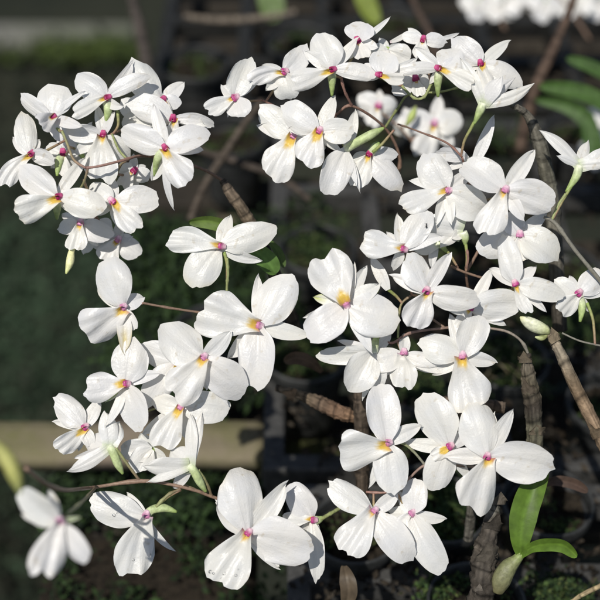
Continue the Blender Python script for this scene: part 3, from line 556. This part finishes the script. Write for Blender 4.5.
# ------------------------------------------------------------------ canes and leaves
def cane_bumps(seed, nodes=9, amp=.16):
    rg = random.Random(seed); a = rg.uniform(0, 6); ph = [rg.uniform(-.25, .25) for _ in range(nodes + 2)]
    def b(q, an):
        k = q * nodes; fr = (k + ph[int(k)] + .10 * math.sin(an + seed)) % 1.0
        ring = .13 * math.exp(-((fr - .5) / .06) ** 2); c, s_ = math.cos(an), math.sin(an)
        rid = amp * .35 * abs(math.sin(an * 4 + 1.5 * math.sin(k * 2.2 + a))) * (fr if fr < .5 else 1 - fr) * 2
        return 1 + ring + amp * .35 * (1 - fr) - rid + amp * .8 * noise.noise(Vector((c * 1.3, s_ * 1.3, k * .9 + a))) + amp * .55 * noise.noise(Vector((c * 3.1, s_ * 3.1, k * 3.1 + a)))
    return b
CB, CBD, CG = (.15, .11, .072), (.042, .035, .028), (.115, .108, .09)
def cane_mesh(pts, rad, cols, seed, nodes=8, d0=FOC, amp=.11, n=18, thin=.86):
    N = 30; bf = cane_bumps(seed, nodes, amp)
    v, f, t = tube([W(*p, d0) for p in pts], [thin * r * d0 / F_PX for r in rad], N, bf, cols, n)
    rows = len(v) // N; out = []
    for k, c in enumerate(t):                       # dry fibres run along the cane, dark lines at its joints
        q = (k // N) / max(1, rows - 1); an = 2 * math.pi * (k % N) / N; cx, sx = math.cos(an), math.sin(an)
        fib = noise.noise(Vector((cx * 5.5, sx * 5.5, q * nodes * .8 + seed))) + .6 * noise.noise(Vector((cx * 2, sx * 2, q * nodes * 2.5 + seed)))
        fr = (q * nodes + .10 * math.sin(an + seed)) % 1.0
        k_ = (1 + .75 * fib) * (1 - .65 * math.exp(-((fr - .42) / .06) ** 2)) * (1 + .35 * math.exp(-((fr - .62) / .12) ** 2))
        out.append(tuple(max(.004, x * k_) for x in c))
    return v, f, out
def sheath_flaps(mb, pts, rad, seed, k, cols, d0=FOC):
    """papery torn sheath ends standing off the cane"""
    rg = random.Random(seed)
    Q = crom([tuple(map(float, p)) for p in pts], 10)
    for i in range(k):
        j = int((i + .5) / k * (len(Q) - 2)); p, q = Vector(Q[j]), Vector(Q[min(j + 5, len(Q) - 1)])
        d = (p - q).normalized(); sidev = Vector((-d.y, d.x, 0)); r = rad * rg.uniform(.9, 1.15)
        sgn = rg.choice((-1, 1)); v = []; nn = 9; lng = rg.uniform(.9, 2.6)
        for a in range(nn + 1):
            for b in range(nn + 1):
                u, t = a / nn, b / nn; an = (u - .5) * 2.3 + sgn * .5
                rr = r * (1.04 + .22 * t * t + .10 * math.sin(u * 9 + i) + .07 * math.sin(u * 21 + 3 * t + i)); hgt = t * r * lng * (1 + .25 * math.sin(u * 13 + i * 2)) * (1 - .75 * abs(u - .5) * 2 * t)
                P = p + sidev * (math.sin(an) * rr) + Vector((0, 0, math.cos(an) * rr)) + d * hgt
                v.append(W(P.x, P.y, P.z, d0))
        f = [(a * (nn + 1) + b, a * (nn + 1) + b + 1, (a + 1) * (nn + 1) + b + 1, (a + 1) * (nn + 1) + b) for a in range(nn) for b in range(nn)]
        mb.add(v, f, cols[i % len(cols)])
def leaf(name, parent, pts, w, col, d0=FOC, fold=.18, tw=0, seed=0, col2=None):
    rg = random.Random(seed + int(pts[0][0])); Q = crom([tuple(map(float, p)) for p in pts], 8); n = len(Q) - 1; nu = 8
    v, t = [], []
    for j, q in enumerate(Q):
        u = j / n; p = Vector(q); a, b = Vector(Q[max(j - 1, 0)]), Vector(Q[min(j + 1, n)]); tg = (b - a).normalized()
        n2 = Vector((-tg.y, tg.x, 0)).normalized(); wv = n2 * math.cos(tw) + Vector((0, 0, 1)) * math.sin(tw); nr = tg.cross(wv)
        if nr.z < 0: nr = -nr
        h = w / 2 * min(1, .28 + 2.3 * u - 1.5 * u * u if u < .6 else 1.0) * (max(0.0, 1 - max(0, (u - .62) / .38) ** 2.1) ** .62)
        for i in range(nu + 1):
            s = -1 + 2 * i / nu
            P = p + wv * (s * h) + nr * (fold * abs(s) * h + .05 * w * math.sin(6 * u + 2 * s))
            v.append(W(P.x, P.y, P.z, d0)); k = .92 + .22 * math.exp(-(s / .09) ** 2) - .10 * math.exp(-((abs(s) - .17) / .08) ** 2) + .05 * math.sin(s * 20)
            c = col if not col2 else tuple(col[c_] + (col2[c_] - col[c_]) * u ** 2 for c_ in range(3)); t.append(tuple(x * k for x in c))
    f = [(j * (nu + 1) + i, j * (nu + 1) + i + 1, (j + 1) * (nu + 1) + i + 1, (j + 1) * (nu + 1) + i) for j in range(n) for i in range(nu)]
    return link(name, v, f, M_LEAF, parent, None, t)

# sheathed cane carrying spray E
mb = MB(); pE = [(529, 353, -5), (527, 366, -6), (530, 385, -8), (534, 408, -10), (535, 435, -14), (533, 470, -20), (530, 520, -60)]
mb.add(*cane_mesh(pE, [2.5, 6.5, 9, 9.5, 9, 9, 8], [CBD, (.10, .085, .065), (.10, .085, .06), CBD, (.09, .085, .06), CBD, CBD], 4, 6, amp=.3))
sheath_flaps(mb, pE[:-1], 7.6, 3, 3, [(.11, .09, .065), (.075, .06, .045)])
mb.build('cane', M_CANE, E)['label'] = 'dark cane wrapped in dry papery sheaths'
# diagonal cane
DC = thing('orchid_cane', 'straight tan cane leaning diagonally at the right edge with one pale bud', 'orchid cane', W(625, 500, -30), 'bare orchid canes')
mb = MB(); p_ = [(546, 326, 0), (552, 338, 0), (560, 352, 0), (574, 384, -3), (592, 420, -8), (612, 462, -16), (625, 500, -30)]
mb.add(*cane_mesh(p_, [2.2, 4.6, 6.2, 7.2, 7.5, 8, 8], [CG, (.19, .15, .11), (.20, .17, .13), CB, (.21, .15, .10), CB, CB], 9, 6))
sheath_flaps(mb, p_, 6, 5, 2, [(.20, .16, .11), (.12, .09, .06)]); mb.build('cane', M_CANE, DC)
mb = MB(); mb.add(*tube([W(549, 334, 2), W(545, 330, 3), W(534, 325, 4), W(525, 320, 4), W(520, 317, 4)], [1.6 * PX, 5.2 * PX, 6.8 * PX, 4.6 * PX, .8 * PX], 14, lambda q, a: 1 + .06 * math.sin(a * 3), [GN, (.52, .56, .30), (.68, .70, .52), (.66, .68, .50), (.55, .55, .3)]))
mb.add(*tube([W(548, 334, 0), W(542, 338, 0), W(535, 337, 0)], [1.5 * PX, 3 * PX, .8 * PX], 8, None, [GN, GN, (.5, .55, .3)]))
mb.build('bud', M_STEM, DC)
# wrinkled cane with green leaves, bottom right
LC = thing('leafy_cane', 'wrinkled dark cane with a fresh green leafy shoot at the bottom right', 'orchid cane', W(474, 640, -45))
mb = MB(); p_ = [(492, 500, -14), (494, 508, -12), (491, 525, -10), (486, 548, -10), (483, 572, -12), (481, 600, -20), (474, 640, -45)]
mb.add(*cane_mesh(p_, [3.5, 6.5, 9, 12, 14, 14, 12], [CG, (.12, .115, .10), (.06, .052, .044), (.07, .06, .05), (.055, .047, .039), (.05, .042, .035), CBD], 21, 7, amp=.40, n=24))
sheath_flaps(mb, p_, 10.4, 12, 4, [(.11, .095, .08), (.04, .034, .028), (.075, .065, .053), (.16, .14, .12)]); mb.build('cane', M_CANE, LC)
mb = MB(); mb.add(*tube([W(497, 592, -8), W(501, 580, -6), (W(508, 568, -4)), W(516, 560, -2), W(522, 553, 0)], [6 * PX, 10 * PX, 9 * PX, 5.5 * PX, 4 * PX], 12, lambda q, a: 1 + .05 * math.sin(a * 4 + q * 8), [(.13, .12, .06), (.17, .17, .09), (.17, .18, .09), (.22, .25, .11), (.24, .33, .10)]))
mb.build('shoot', M_STEM, LC)['label'] = 'pale olive swollen shoot base'
leaf('leaf', LC, [(521, 556, 2), (521, 538, 6), (525, 512, 8), (533, 490, 6), (546, 464, 2)], 28, (.100, .180, .022), fold=.22, tw=R(10))
leaf('leaf', LC, [(521, 556, 3), (532, 547, 8), (548, 544, 12), (564, 546, 12), (577, 557, 8)], 15, (.125, .220, .03), fold=.3, tw=R(-25))
# middle cane behind the left centre spray
MC = thing('leafy_cane', 'brown jointed cane with thin green leaves behind the left centre flowers', 'orchid cane', W(296, 330, -110))
mb = MB(); p_ = [(222, 180, -52), (230, 192, -54), (246, 216, -58), (262, 246, -66), (278, 282, -80), (296, 330, -110)]
mb.add(*cane_mesh(p_, [4, 6.5, 7.5, 8, 8, 8], [CBD, (.13, .10, .075), (.11, .085, .06), CBD, CBD, CBD], 31, 9)); mb.build('cane', M_CANE, MC)
leaf('leaf', MC, [(262, 252, -40), (238, 232, -36), (212, 222, -34), (188, 222, -36)], 15, (.13, .20, .045), fold=.25, tw=R(30))
leaf('leaf', MC, [(240, 240, -44), (256, 252, -40), (268, 262, -40), (276, 274, -44)], 20, (.10, .19, .045), fold=.25, tw=R(10))
leaf('leaf', MC, [(268, 240, -60), (278, 252, -58), (284, 268, -60)], 9, (.09, .15, .04), tw=R(20))
# grey mottled cane, upper right
GC = thing('orchid_cane', 'mottled grey cane bending down behind the upper right flowers', 'orchid cane', W(560, 330, -120), 'bare orchid canes')
mb = MB(); p_ = [(498, 99, -20), (514, 106, -34), (528, 116, -46), (538, 138, -58), (546, 170, -70), (553, 215, -85), (560, 330, -120)]
mb.add(*cane_mesh(p_, [2.5, 3.5, 5, 8.5, 9, 9.5, 9], [(.14, .13, .10), (.13, .12, .10), (.12, .11, .09), CG, (.10, .095, .075), CG, CBD], 41, 9)); mb.build('cane', M_CANE, GC)
# dry leafy stem in the middle
DS = thing('dead_cane', 'dead brown cane with a shrivelled sheath lying level in the middle', 'dead cane', W(365, 425, -90))
mb = MB(); p_ = [(276, 388, -110), (290, 392, -105), (305, 397, -98), (322, 405, -94), (340, 412, -90), (356, 418, -90), (366, 424, -90)]
mb.add(*cane_mesh(p_, [4, 5, 6, 9, 9.5, 7, 3], [CBD, (.15, .12, .085), (.13, .10, .07), (.10, .07, .05), (.16, .10, .065), (.13, .085, .055), CBD], 51, 7, amp=.3))
sheath_flaps(mb, p_, 7, 6, 2, [(.17, .12, .08)]); mb.build('stem', M_CANE, DS)
# vertical dark canes beside the centre
def plain_cane(label, pts, rad, col, seed, d0=FOC, grp='bare orchid canes', name='orchid_cane'):
    o = thing(name, label, 'orchid cane', W(*pts[-1], d0), grp); mb = MB()
    mb.add(*cane_mesh(pts, rad, [col] * len(pts), seed, 8, d0)); mb.build('cane', M_CANE, o); return o
plain_cane('dark upright cane standing behind the hidden face flower in the centre', [(358, 372, -60), (360, 400, -66), (362, 440, -80), (362, 500, -110)], [4, 8, 9, 8], (.065, .05, .038), 61)
plain_cane('dull brown cane running level under the long lipped flower', [(505, 408, -70), (480, 404, -74), (452, 400, -80), (425, 412, -95)], [7, 8, 8, 6], (.085, .065, .05), 63)
plain_cane('short dark stump of cane between the lower right flowers', [(470, 470, -60), (472, 500, -70), (468, 540, -90)], [4, 6, 6], (.08, .075, .065), 64)
plain_cane('blurred brown branch leaning in the upper right between far flowers', [(582, -30, 0), (570, 10, 0), (552, 52, 0), (534, 92, 0), (520, 150, -20)], [4, 4.5, 5.5, 6.5, 7], (.085, .058, .044), 71, 1.12)
plain_cane('blurred grey twig lying level near the top left of centre', [(184, 16, 0), (210, 20, 0), (240, 20, 0), (268, 17, 0), (296, 12, 0)], [3.5, 4, 4.5, 4, 3], (.15, .125, .10), 72, 1.35)
plain_cane('blurred slanting twig left of the top centre spray', [(262, 100, 0), (246, 122, 0), (226, 152, 0), (205, 185, 0), (190, 220, 0)], [3, 4, 4.5, 4, 4], (.075, .06, .048), 73, 1.05)
plain_cane('blurred dark twig crossing the slanting twig', [(175, 140, 0), (205, 152, 0), (240, 163, 0), (280, 178, 0), (310, 200, 0)], [3.5, 4, 4, 4, 3.5], (.06, .048, .04), 74, 1.08)
plain_cane('blurred thin brown twig rising at the top right of centre', [(405, -20, 0), (418, 12, 0), (432, 40, 0), (440, 80, 0)], [3.5, 4, 4, 4], (.07, .05, .04), 75, 1.25)
plain_cane('blurred dark stem rising at the top left beyond the round cluster', [(126, -30, 0), (135, 10, 0), (142, 40, 0), (152, 100, 0)], [5, 6, 7, 7], (.06, .05, .045), 76, 1.35)
# blurred leaf tuft at right
LT = thing('leaf_tuft', 'tuft of blurred bright green strap leaves at the upper right edge', 'leaves', W(640, 160, 0, 1.08))
leaf('leaf', LT, [(640, 128, 0), (612, 108, 6), (580, 92, 8), (538, 86, 6)], 17, (.065, .13, .03), 1.08)
leaf('leaf', LT, [(640, 168, -4), (600, 150, 0), (588, 122, 4), (568, 106, 4), (534, 99, 2)], 17, (.075, .14, .04), 1.08, tw=R(20))
leaf('leaf', LT, [(640, 96, 0), (612, 78, 4), (590, 66, 6), (566, 58, 4)], 13, (.06, .12, .03), 1.08)
leaf('leaf', LT, [(600, 140, -4), (592, 128, 0), (586, 116, 2), (590, 160, 2)], 13, (.065, .13, .035), 1.08)
def lone_leaf(label, pts, w, col, d0, **k):
    o = leaf('leaf', None, pts, w, col, d0, **k); return tag(o, label, 'leaf')
lone_leaf('blurred pale green leaf tip cut by the top edge left of centre', [(262, -24, 0), (268, -8, 0), (272, 6, 0), (270, 22, 0)], 26, (.15, .22, .08), 1.35)
lone_leaf('blurred yellow green leaf cut by the top edge right of centre', [(356, -28, 0), (362, -10, 0), (368, 6, 0), (378, 24, 0)], 20, (.22, .28, .05), 1.3)
ob = MB(); ob.add(*tube([W(-20, 440, 360), W(-4, 446, 360), (W(8, 460, 360)), W(16, 478, 360), W(20, 494, 360)], [1.4 * PX, 4.2 * PX, 5.6 * PX, 5 * PX, .8 * PX], 12, None, [GN, (.32, .33, .10), (.42, .42, .14), (.36, .37, .12), GN]))
tag(ob.build('orchid_bud', M_STEM), 'blurred yellow green bud poking in at the left edge', 'bud')

# ------------------------------------------------------------------ bench, trays, pots, ground
rng = random.Random(5)
def sheet(name, x0, x1, y0, y1, Z, m, nx, ny, amp, sc):
    v, f = [], []
    for j in range(ny + 1):
        for i in range(nx + 1):
            x, y = x0 + (x1 - x0) * i / nx, y0 + (y1 - y0) * j / ny
            v.append(Vector((x, y, Z + amp * noise.noise(Vector((x * sc, y * sc, 3.3))))))
    f = [(j * (nx + 1) + i, j * (nx + 1) + i + 1, (j + 1) * (nx + 1) + i + 1, (j + 1) * (nx + 1) + i) for j in range(ny) for i in range(nx)]
    return kind(link(name, v, f, m), 'structure')
GZ = -1.25
sheet('ground', -40, 40, -20, 60, GZ, M_GROUND, 160, 160, .03, 1.3)
a, b = G(-120, 49, GZ + .02), G(136, 28, GZ + .02)
v, f = box(((a.x + b.x) / 2 - .4, (a.y + b.y) / 2, GZ + .02), abs(b.x - a.x) + .8, abs(b.y - a.y), .04, .01)
kind(link('path', v, f, M_PATH, smooth=False), 'structure')

def leaflets(mb, pts, n, size, cols, spread, flat=.5, seed=0):
    rg = random.Random(seed)
    for _ in range(n):
        p = rg.choice(pts); s = size * rg.uniform(.5, 1.3)
        c = Vector(p) + Vector((rg.gauss(0, spread), rg.gauss(0, spread), abs(rg.gauss(0, spread * flat))))
        nz = Vector((rg.gauss(0, .7), rg.gauss(0, .7) - .2, 1)).normalized(); t = nz.orthogonal().normalized(); an = rg.uniform(0, 6.28)
        t = (t * math.cos(an) + nz.cross(t) * math.sin(an)); bt = nz.cross(t); col = rg.choice(cols); k = rg.uniform(.6, 1.3)
        mb.add([c - t * s, c - bt * s * .55 + nz * s * .12, c + t * s, c + bt * s * .55 + nz * s * .12], [(0, 1, 2, 3)], tuple(x * k for x in col))
MOSS = [(.03, .055, .018), (.045, .075, .022), (.02, .035, .012), (.07, .09, .03)]
DIM = [(.015, .028, .012), (.022, .040, .014), (.010, .018, .009)]

POTS = [('black pot of dark bark under the bottom centre flower', 355, 527, .033, .25), ('black pot at the bottom edge behind the wrinkled cane', 477, 601, .034, .3),
        ('black pot with dark mix right of the green leaf', 548, 500, .034, .25), ('blurred grey pot at the right edge behind the diagonal cane', 612, 402, .036, .4),
        ('mossy pot behind the dark sheathed cane', 506, 358, .036, 1.0), ('pot in shade behind the bottom right spray', 445, 508, .032, .9),
        ('dark pot behind the hidden face flower', 398, 436, .034, .3), ('dark pot left of the centre right spray', 306, 352, .036, .5),
        ('mossy pot behind the left centre spray', 214, 330, .036, 1.0), ('dark pot between upper and lower centre flowers', 318, 248, .036, .8),
        ('dark pot behind the arching top spray', 372, 128, .038, .5), ('pot in shade behind the upper right flowers', 470, 250, .036, .4),
        ('dark pot under the right edge spray', 560, 268, .037, .5), ('dark pot left of the top centre spray', 232, 135, .038, .4),
        ('dark far pot above the round cluster', 195, 62, .040, .5), ('dark far pot at the top centre', 300, 40, .040, .5),
        ('dark far pot beyond the top right flowers', 470, 60, .040, .5), ('dark far pot at the top right edge', 580, 130, .038, .4), ('dark far pot along the top edge', 392, 20, .040, .4)]
PZ = 0.0
def pot(label, px, py, r, moss, seed):
    c = G(px, py, PZ); o = thing('plant_pot', label, 'plant pot', Vector((c.x, c.y, PZ - .075)), 'black nursery pots on the bench')
    h = .075
    v, f = lathe((c.x, c.y, PZ - h), [(.0005, 0), (r * .70, 0), (r * .72, .003), (r * .90, h - .012), (r * .905, h - .0105), (r * .84, h - .010), (r * .70, .006), (.0005, .005)], 48)
    link('pot_wall', v, f, M_DARKPOT, o)
    v, f = lathe((c.x, c.y, PZ), [(r * .915, -.011), (r * .985, -.010), (r, -.008), (r, -.002), (r * .985, 0), (r * .945, 0), (r * .93, -.002), (r * .915, -.009), (r * .915, -.011)], 56)
    link('rim', v, f, M_DARKPOT, o)
    # bark mix
    mb = MB(); rg = random.Random(seed); n = 16; v = [Vector((c.x, c.y, PZ - .011))]; f = []
    for k in range(1, 9):
        for i in range(n * 2):
            a = math.pi * i / n; rr = r * .87 * k / 8; x, y = c.x + rr * math.cos(a), c.y + rr * math.sin(a)
            v.append(Vector((x, y, PZ - .013 + .007 * noise.noise(Vector((x * 90, y * 90, seed))))))
    m2 = n * 2
    for i in range(m2): f.append((0, 1 + i, 1 + (i + 1) % m2))
    for k in range(7):
        for i in range(m2): f.append((1 + k * m2 + i, 1 + (k + 1) * m2 + i, 1 + (k + 1) * m2 + (i + 1) % m2, 1 + k * m2 + (i + 1) % m2))
    mb.add(v, f, (1, 1, 1))
    for _ in range(70):
        a, rr = rg.uniform(0, 6.28), r * .8 * math.sqrt(rg.random()); s = rg.uniform(.0015, .005)
        ax = Vector((rg.gauss(0, 1), rg.gauss(0, 1), rg.gauss(0, .5))).normalized(); bx = ax.orthogonal().normalized(); cx = ax.cross(bx)
        mb.add(*blob(Vector((c.x + rr * math.cos(a), c.y + rr * math.sin(a), PZ - .011)), (ax, bx, cx), (s, s * .6, s * .4), 5, 3), (1, 1, 1))
    mb.build('potting_mix', M_SOIL, o, smooth=False)
    if moss > .2:
        mb = MB(); pts = []
        for _ in range(int(22 * moss) + 4):
            a, rr = rg.uniform(0, 6.28), r * .8 * math.sqrt(rg.random()); pts.append((c.x + rr * math.cos(a), c.y + rr * math.sin(a), PZ - .010))
        leaflets(mb, pts, int(1100 * moss), .0016, MOSS, .004, .7, seed); mb.build('moss', M_MOSS, o, smooth=False)
for i, p in enumerate(POTS): pot(*p, seed=i + 3)

# carrier trays: a lattice of grey plastic bars
def tray(label, x0, x1, y0, y1, nx, ny, Z, m):
    o = thing('pot_tray', label, 'pot tray', Vector(((x0 + x1) / 2, (y0 + y1) / 2, Z - .05)), 'plastic pot trays on the bench')
    bw = .017; h = .024
    ex = [x0 + (x1 - x0) * i / nx + d for i in range(nx + 1) for d in (-bw / 2, bw / 2)]
    ey = [y0 + (y1 - y0) * j / ny + d for j in range(ny + 1) for d in (-bw / 2, bw / 2)]
    A_, B_ = len(ex), len(ey); v = [Vector((x, y, zz)) for zz in (Z, Z - h) for y in ey for x in ex]; f = []
    solid = lambda i, j: 0 <= i < A_ - 1 and 0 <= j < B_ - 1 and (i % 2 == 0 or j % 2 == 0)
    I = lambda i, j, k: k * A_ * B_ + j * A_ + i
    for j in range(B_ - 1):
        for i in range(A_ - 1):
            if not solid(i, j): continue
            f.append((I(i, j, 0), I(i + 1, j, 0), I(i + 1, j + 1, 0), I(i, j + 1, 0))); f.append((I(i, j + 1, 1), I(i + 1, j + 1, 1), I(i + 1, j, 1), I(i, j, 1)))
            if not solid(i, j - 1): f.append((I(i, j, 1), I(i + 1, j, 1), I(i + 1, j, 0), I(i, j, 0)))
            if not solid(i, j + 1): f.append((I(i + 1, j + 1, 1), I(i, j + 1, 1), I(i, j + 1, 0), I(i + 1, j + 1, 0)))
            if not solid(i - 1, j): f.append((I(i, j + 1, 1), I(i, j, 1), I(i, j, 0), I(i, j + 1, 0)))
            if not solid(i + 1, j): f.append((I(i + 1, j, 1), I(i + 1, j + 1, 1), I(i + 1, j + 1, 0), I(i + 1, j, 0)))
    gr_ = link('grid', v, f, m, o, smooth=False)
    bv = gr_.modifiers.new('bevel', 'BEVEL'); bv.width = .002; bv.segments = 2; bv.limit_method = 'ANGLE'
    for x in (x0, x1):
        for y in (y0, y1):
            v, f = box((x, y, Z - h - .0268), .012, .012, .053, .001); link('foot', v, f, m, o, smooth=False)
TZ = -0.022
yb = G(300, 572, TZ).y; xv = G(274, 430, TZ).x; y1_ = G(300, 492, TZ).y; y2_ = G(300, 478, TZ).y + .017; xn = G(299, 580, TZ).x
tray('grey plastic tray grid under the bottom right pots', xn, xn + .36, yb - .5 * (y1_ - yb) * 2, y1_, 4, 2, TZ, M_TRAY)
tray('grey plastic tray grid in the middle of the bench', xv, xv + .45, y2_, yb + .60, 5, 4, TZ, M_TRAY)
tray('grey plastic tray grid in painted shade at the back of the bench', xv - .14, xv + .62, yb + .64, yb + 1.24, 8, 6, TZ, M_TRAY_SHADE)

# bench
BN = thing('nursery_bench', 'weathered wooden bench rail crossing the lower left under the flowers', 'bench', Vector((0, .9, GZ)))
rz = -0.045; ra, rb = G(-60, 441, rz), G(266, 438, rz); wd = G(100, 421, rz).y - G(100, 460, rz).y
def plank(mb, x0, x1, y, w, top, th, seed, n=60):
    v, f = [], []
    for i in range(n + 1):
        x = x0 + (x1 - x0) * i / n
        for (dy, dz) in ((-.5, -th), (-.5, -.003), (-.47, 0), (-.2, .0006), (.2, .0006), (.47, 0), (.5, -.003), (.5, -th)):
            k = noise.noise(Vector((x * 18, dy * 3, seed))) * .0016
            v.append(Vector((x, y + dy * w + k, top + dz + k * .6)))
    for i in range(n):
        for k in range(8): f.append((i * 8 + k, i * 8 + (k + 1) % 8, (i + 1) * 8 + (k + 1) % 8, (i + 1) * 8 + k))
    f += [tuple(range(8))[::-1], tuple(n * 8 + k for k in range(8))]; mb.add(v, f)
mb = MB(); plank(mb, ra.x - .3, rb.x, (ra.y + rb.y) / 2, wd, rz, .014, 1); mb.build('rail', M_WOOD, BN)
mb = MB(); plank(mb, rb.x + .012, G(372, 436, rz - .02).x, (ra.y + rb.y) / 2, wd * .9, rz - .02, .014, 4); mb.build('shaded_rail', M_WOOD_SHADE, BN)  # the rail carried on a little lower, its shade painted in the colour
M_DECK = mat('dark_wood', (.022, .019, .016), .85, .2, (.04, .034, .026), 14, .5, 120)
for k in range(14):
    v, f = box((xv + .34, yb - .22 + k * .115, TZ - .088), .98, .05, .018, .002); link('slat', v, f, M_DECK, BN, smooth=False)
for sx, sy in ((xv - .10, yb - .15), (xv + .78, yb - .15), (xv - .10, yb + 1.2), (xv + .78, yb + 1.2)):
    v, f = box((sx, sy, (GZ + TZ - .098) / 2), .05, .05, TZ - .098 - GZ, .004); link('leg', v, f, M_WOOD, BN, smooth=False)

# moss and low weeds (nobody could count them)
mb = MB(); pts = []
def patch(px0, px1, py0, py1, Z, n):
    for _ in range(n): pts.append(G(rng.uniform(px0, px1), rng.uniform(py0, py1), Z))
patch(60, 300, 470, 610, -.10, 30); patch(150, 250, 478, 520, -.08, 70); patch(55, 115, 488, 520, -.08, 24)
leaflets(mb, pts, 5200, .0036, DIM + [MOSS[0]], .009, .8, 9)
lo = G(180, 610, -.11); hi = G(180, 466, -.11)
v, f = box(((G(46, 520, -.11).x + xv) / 2 - .004, (lo.y + hi.y) / 2, -.125), xv - G(46, 520, -.11).x - .02, hi.y - lo.y, .03, .004)
sb_ = link('moss_bed', v, f, M_SOIL, None, None, smooth=False); tag(sb_, 'dark mossy bed of tiny plants below the wooden rail', 'moss bed')
ms = mb.build('moss', M_MOSS, sb_, smooth=False); ms['kind'] = 'stuff'
mb = MB(); pts = []
patch(128, 290, 235, 400, -.05, 150)
leaflets(mb, pts, 9000, .0048, DIM + MOSS[:1], .012, .9, 19)
kind(tag(mb.build('low_foliage', M_MOSS, smooth=False), 'dark mossy foliage filling the gap behind the left centre spray', 'foliage'), 'stuff')
mb = MB(); pts = []
for _ in range(140): pts.append(G(rng.uniform(-140, 120), rng.gauss(345, 60), GZ + .03))
leaflets(mb, pts, 9000, .016, [(.036, .062, .036), (.043, .070, .041), (.038, .052, .034)], .10, .2, 29)
pts = []
for _ in range(160): pts.append(G(rng.uniform(-140, 190), rng.uniform(60, 610), GZ + .02))
leaflets(mb, pts, 5000, .016, [(.018, .026, .016), (.024, .026, .018)], .12, .3, 30)
kind(tag(mb.build('weeds', M_MOSS, smooth=False), 'blurred dark green weeds on the ground beyond the bench', 'weeds'), 'stuff')
mb = MB(); pts = [G(rng.choice((rng.uniform(80, 134), rng.uniform(-20, 134))), rng.uniform(46, 58), GZ + .05) for _ in range(40)]
leaflets(mb, pts, 1500, .014, [(.05, .075, .02), (.065, .09, .025)], .025, .6, 39)
kind(tag(mb.build('grass', M_MOSS, smooth=False), 'bright green grass tuft growing over the pale path', 'grass'), 'stuff')

# litter and growth on the bench
def dead_leaf(label, pts, w, col, d0=FOC, **k):
    o = leaf('dead_leaf', None, pts, w, col, d0, **k); return tag(o, label, 'dead leaf')
dead_leaf('small brown dead leaf hanging over the front tray bar', [(344, 566, -60), (347, 578, -52), (349, 592, -50), (346, 606, -54)], 17, (.10, .075, .05), fold=.3)
dead_leaf('reddish brown dead leaf lying across the pot right of the green leaf', [(540, 486, -92), (556, 481, -86), (574, 484, -86), (588, 492, -90)], 11, (.10, .065, .05), fold=.3)
dead_leaf('dull brown dead leaf lying in the gap left of the centre cane', [(322, 372, -120), (310, 362, -112), (296, 358, -110), (284, 362, -114)], 13, (.09, .06, .04), fold=.3)
ST = thing('dry_stick', 'pale dry stick poking in at the bottom right corner', 'stick', W(612, 580, -60)); mb = MB()
mb.add(*cane_mesh([(566, 606, -60), (580, 596, -60), (598, 587, -60), (616, 578, -60)], [2, 2.6, 2.8, 2.8], [(.28, .22, .13)] * 4, 88, 4)); mb.build('stick', M_CANE, ST)
RT = thing('orchid_roots', 'tangle of thin green brown roots over the mossy pot behind the sheathed cane', 'roots', G(500, 362, .01)); rg = random.Random(77); mb = MB()
for k in range(26):
    x, y = rg.uniform(462, 530), rg.uniform(325, 385); an = rg.uniform(0, 6.28); pts = []
    for q in range(5):
        pts.append(G(x, y, .012 + .012 * rg.random())); an += rg.uniform(-.9, .9); x += 9 * math.cos(an); y += 7 * math.sin(an)
    c = rg.choice([(.09, .11, .035), (.12, .12, .05), (.06, .05, .03), (.10, .085, .05)]); mb.add(*tube(pts, [.0009, .001, .0009, .0008, .0005], 6, None, [c] * 5, 5))
mb.build('roots', M_STEM, RT)
mb = MB(); pts = []
for (x0, x1, y0, y1, n_) in ((440, 475, 488, 535, 26), (455, 545, 320, 395, 40), (300, 345, 320, 372, 20), (400, 440, 350, 440, 24), (535, 600, 582, 605, 18), (425, 450, 585, 605, 8), (255, 345, 200, 260, 30), (560, 600, 285, 345, 24), (425, 470, 80, 100, 10), (470, 530, 120, 150, 14)): patch(x0, x1, y0, y1, -.012, n_)
leaflets(mb, pts, 9000, .0022, MOSS + DIM, .006, .9, 49)
kind(tag(mb.build('bench_moss', M_MOSS, smooth=False), 'patches of dull green moss over pots and trays', 'moss'), 'stuff')
mb = MB(); pts = []; patch(290, 620, -10, 610, -.02, 260)
leaflets(mb, pts, 2600, .004, [(.025, .019, .013), (.032, .026, .019), (.012, .010, .008), (.045, .037, .028)], .012, .3, 59)
kind(tag(mb.build('litter', M_MOSS, smooth=False), 'brown bark and leaf litter strewn over the trays', 'litter'), 'stuff')

# tiny ant on the petal of the flower at (403,249)
best = None
for ch in F36.children:
    if ch.name.split('.')[0] == 'petal':
        for vv in ch.data.vertices:
            p = vv.co + Vector(ch['_w']); d = (p - C0).normalized().dot((W(426, 225, 18) - C0).normalized())
            if best is None or d > best[0]: best = (d, p)
pa = best[1] - FW * .0012; mb = MB(); ax = (Vector((1, 0, 0)), UP, FW)
for dy, rx, ry in ((-.0009, .0005, .0007), (0, .0003, .0004), (.0008, .0004, .0004)): mb.add(*blob(pa + UP * dy, ax, (rx, ry, .0005), 8, 6))
for s in (-1, 1):
    for k in (-.0004, 0, .0004): mb.add(*tube([pa + UP * k, pa + UP * k * 2 + Vector((s * .0005, 0, 0)) - FW * .0002, pa + UP * k * 3.4 + Vector((s * .0009, 0, 0)) + FW * .0006], [.00005] * 3, 5, n=2))
tag(mb.build('ant', M_ANT, None, pa), 'tiny black ant on a white petal near the centre', 'ant')

for o in list(bpy.data.objects):
    if '_w' in o: del o['_w']
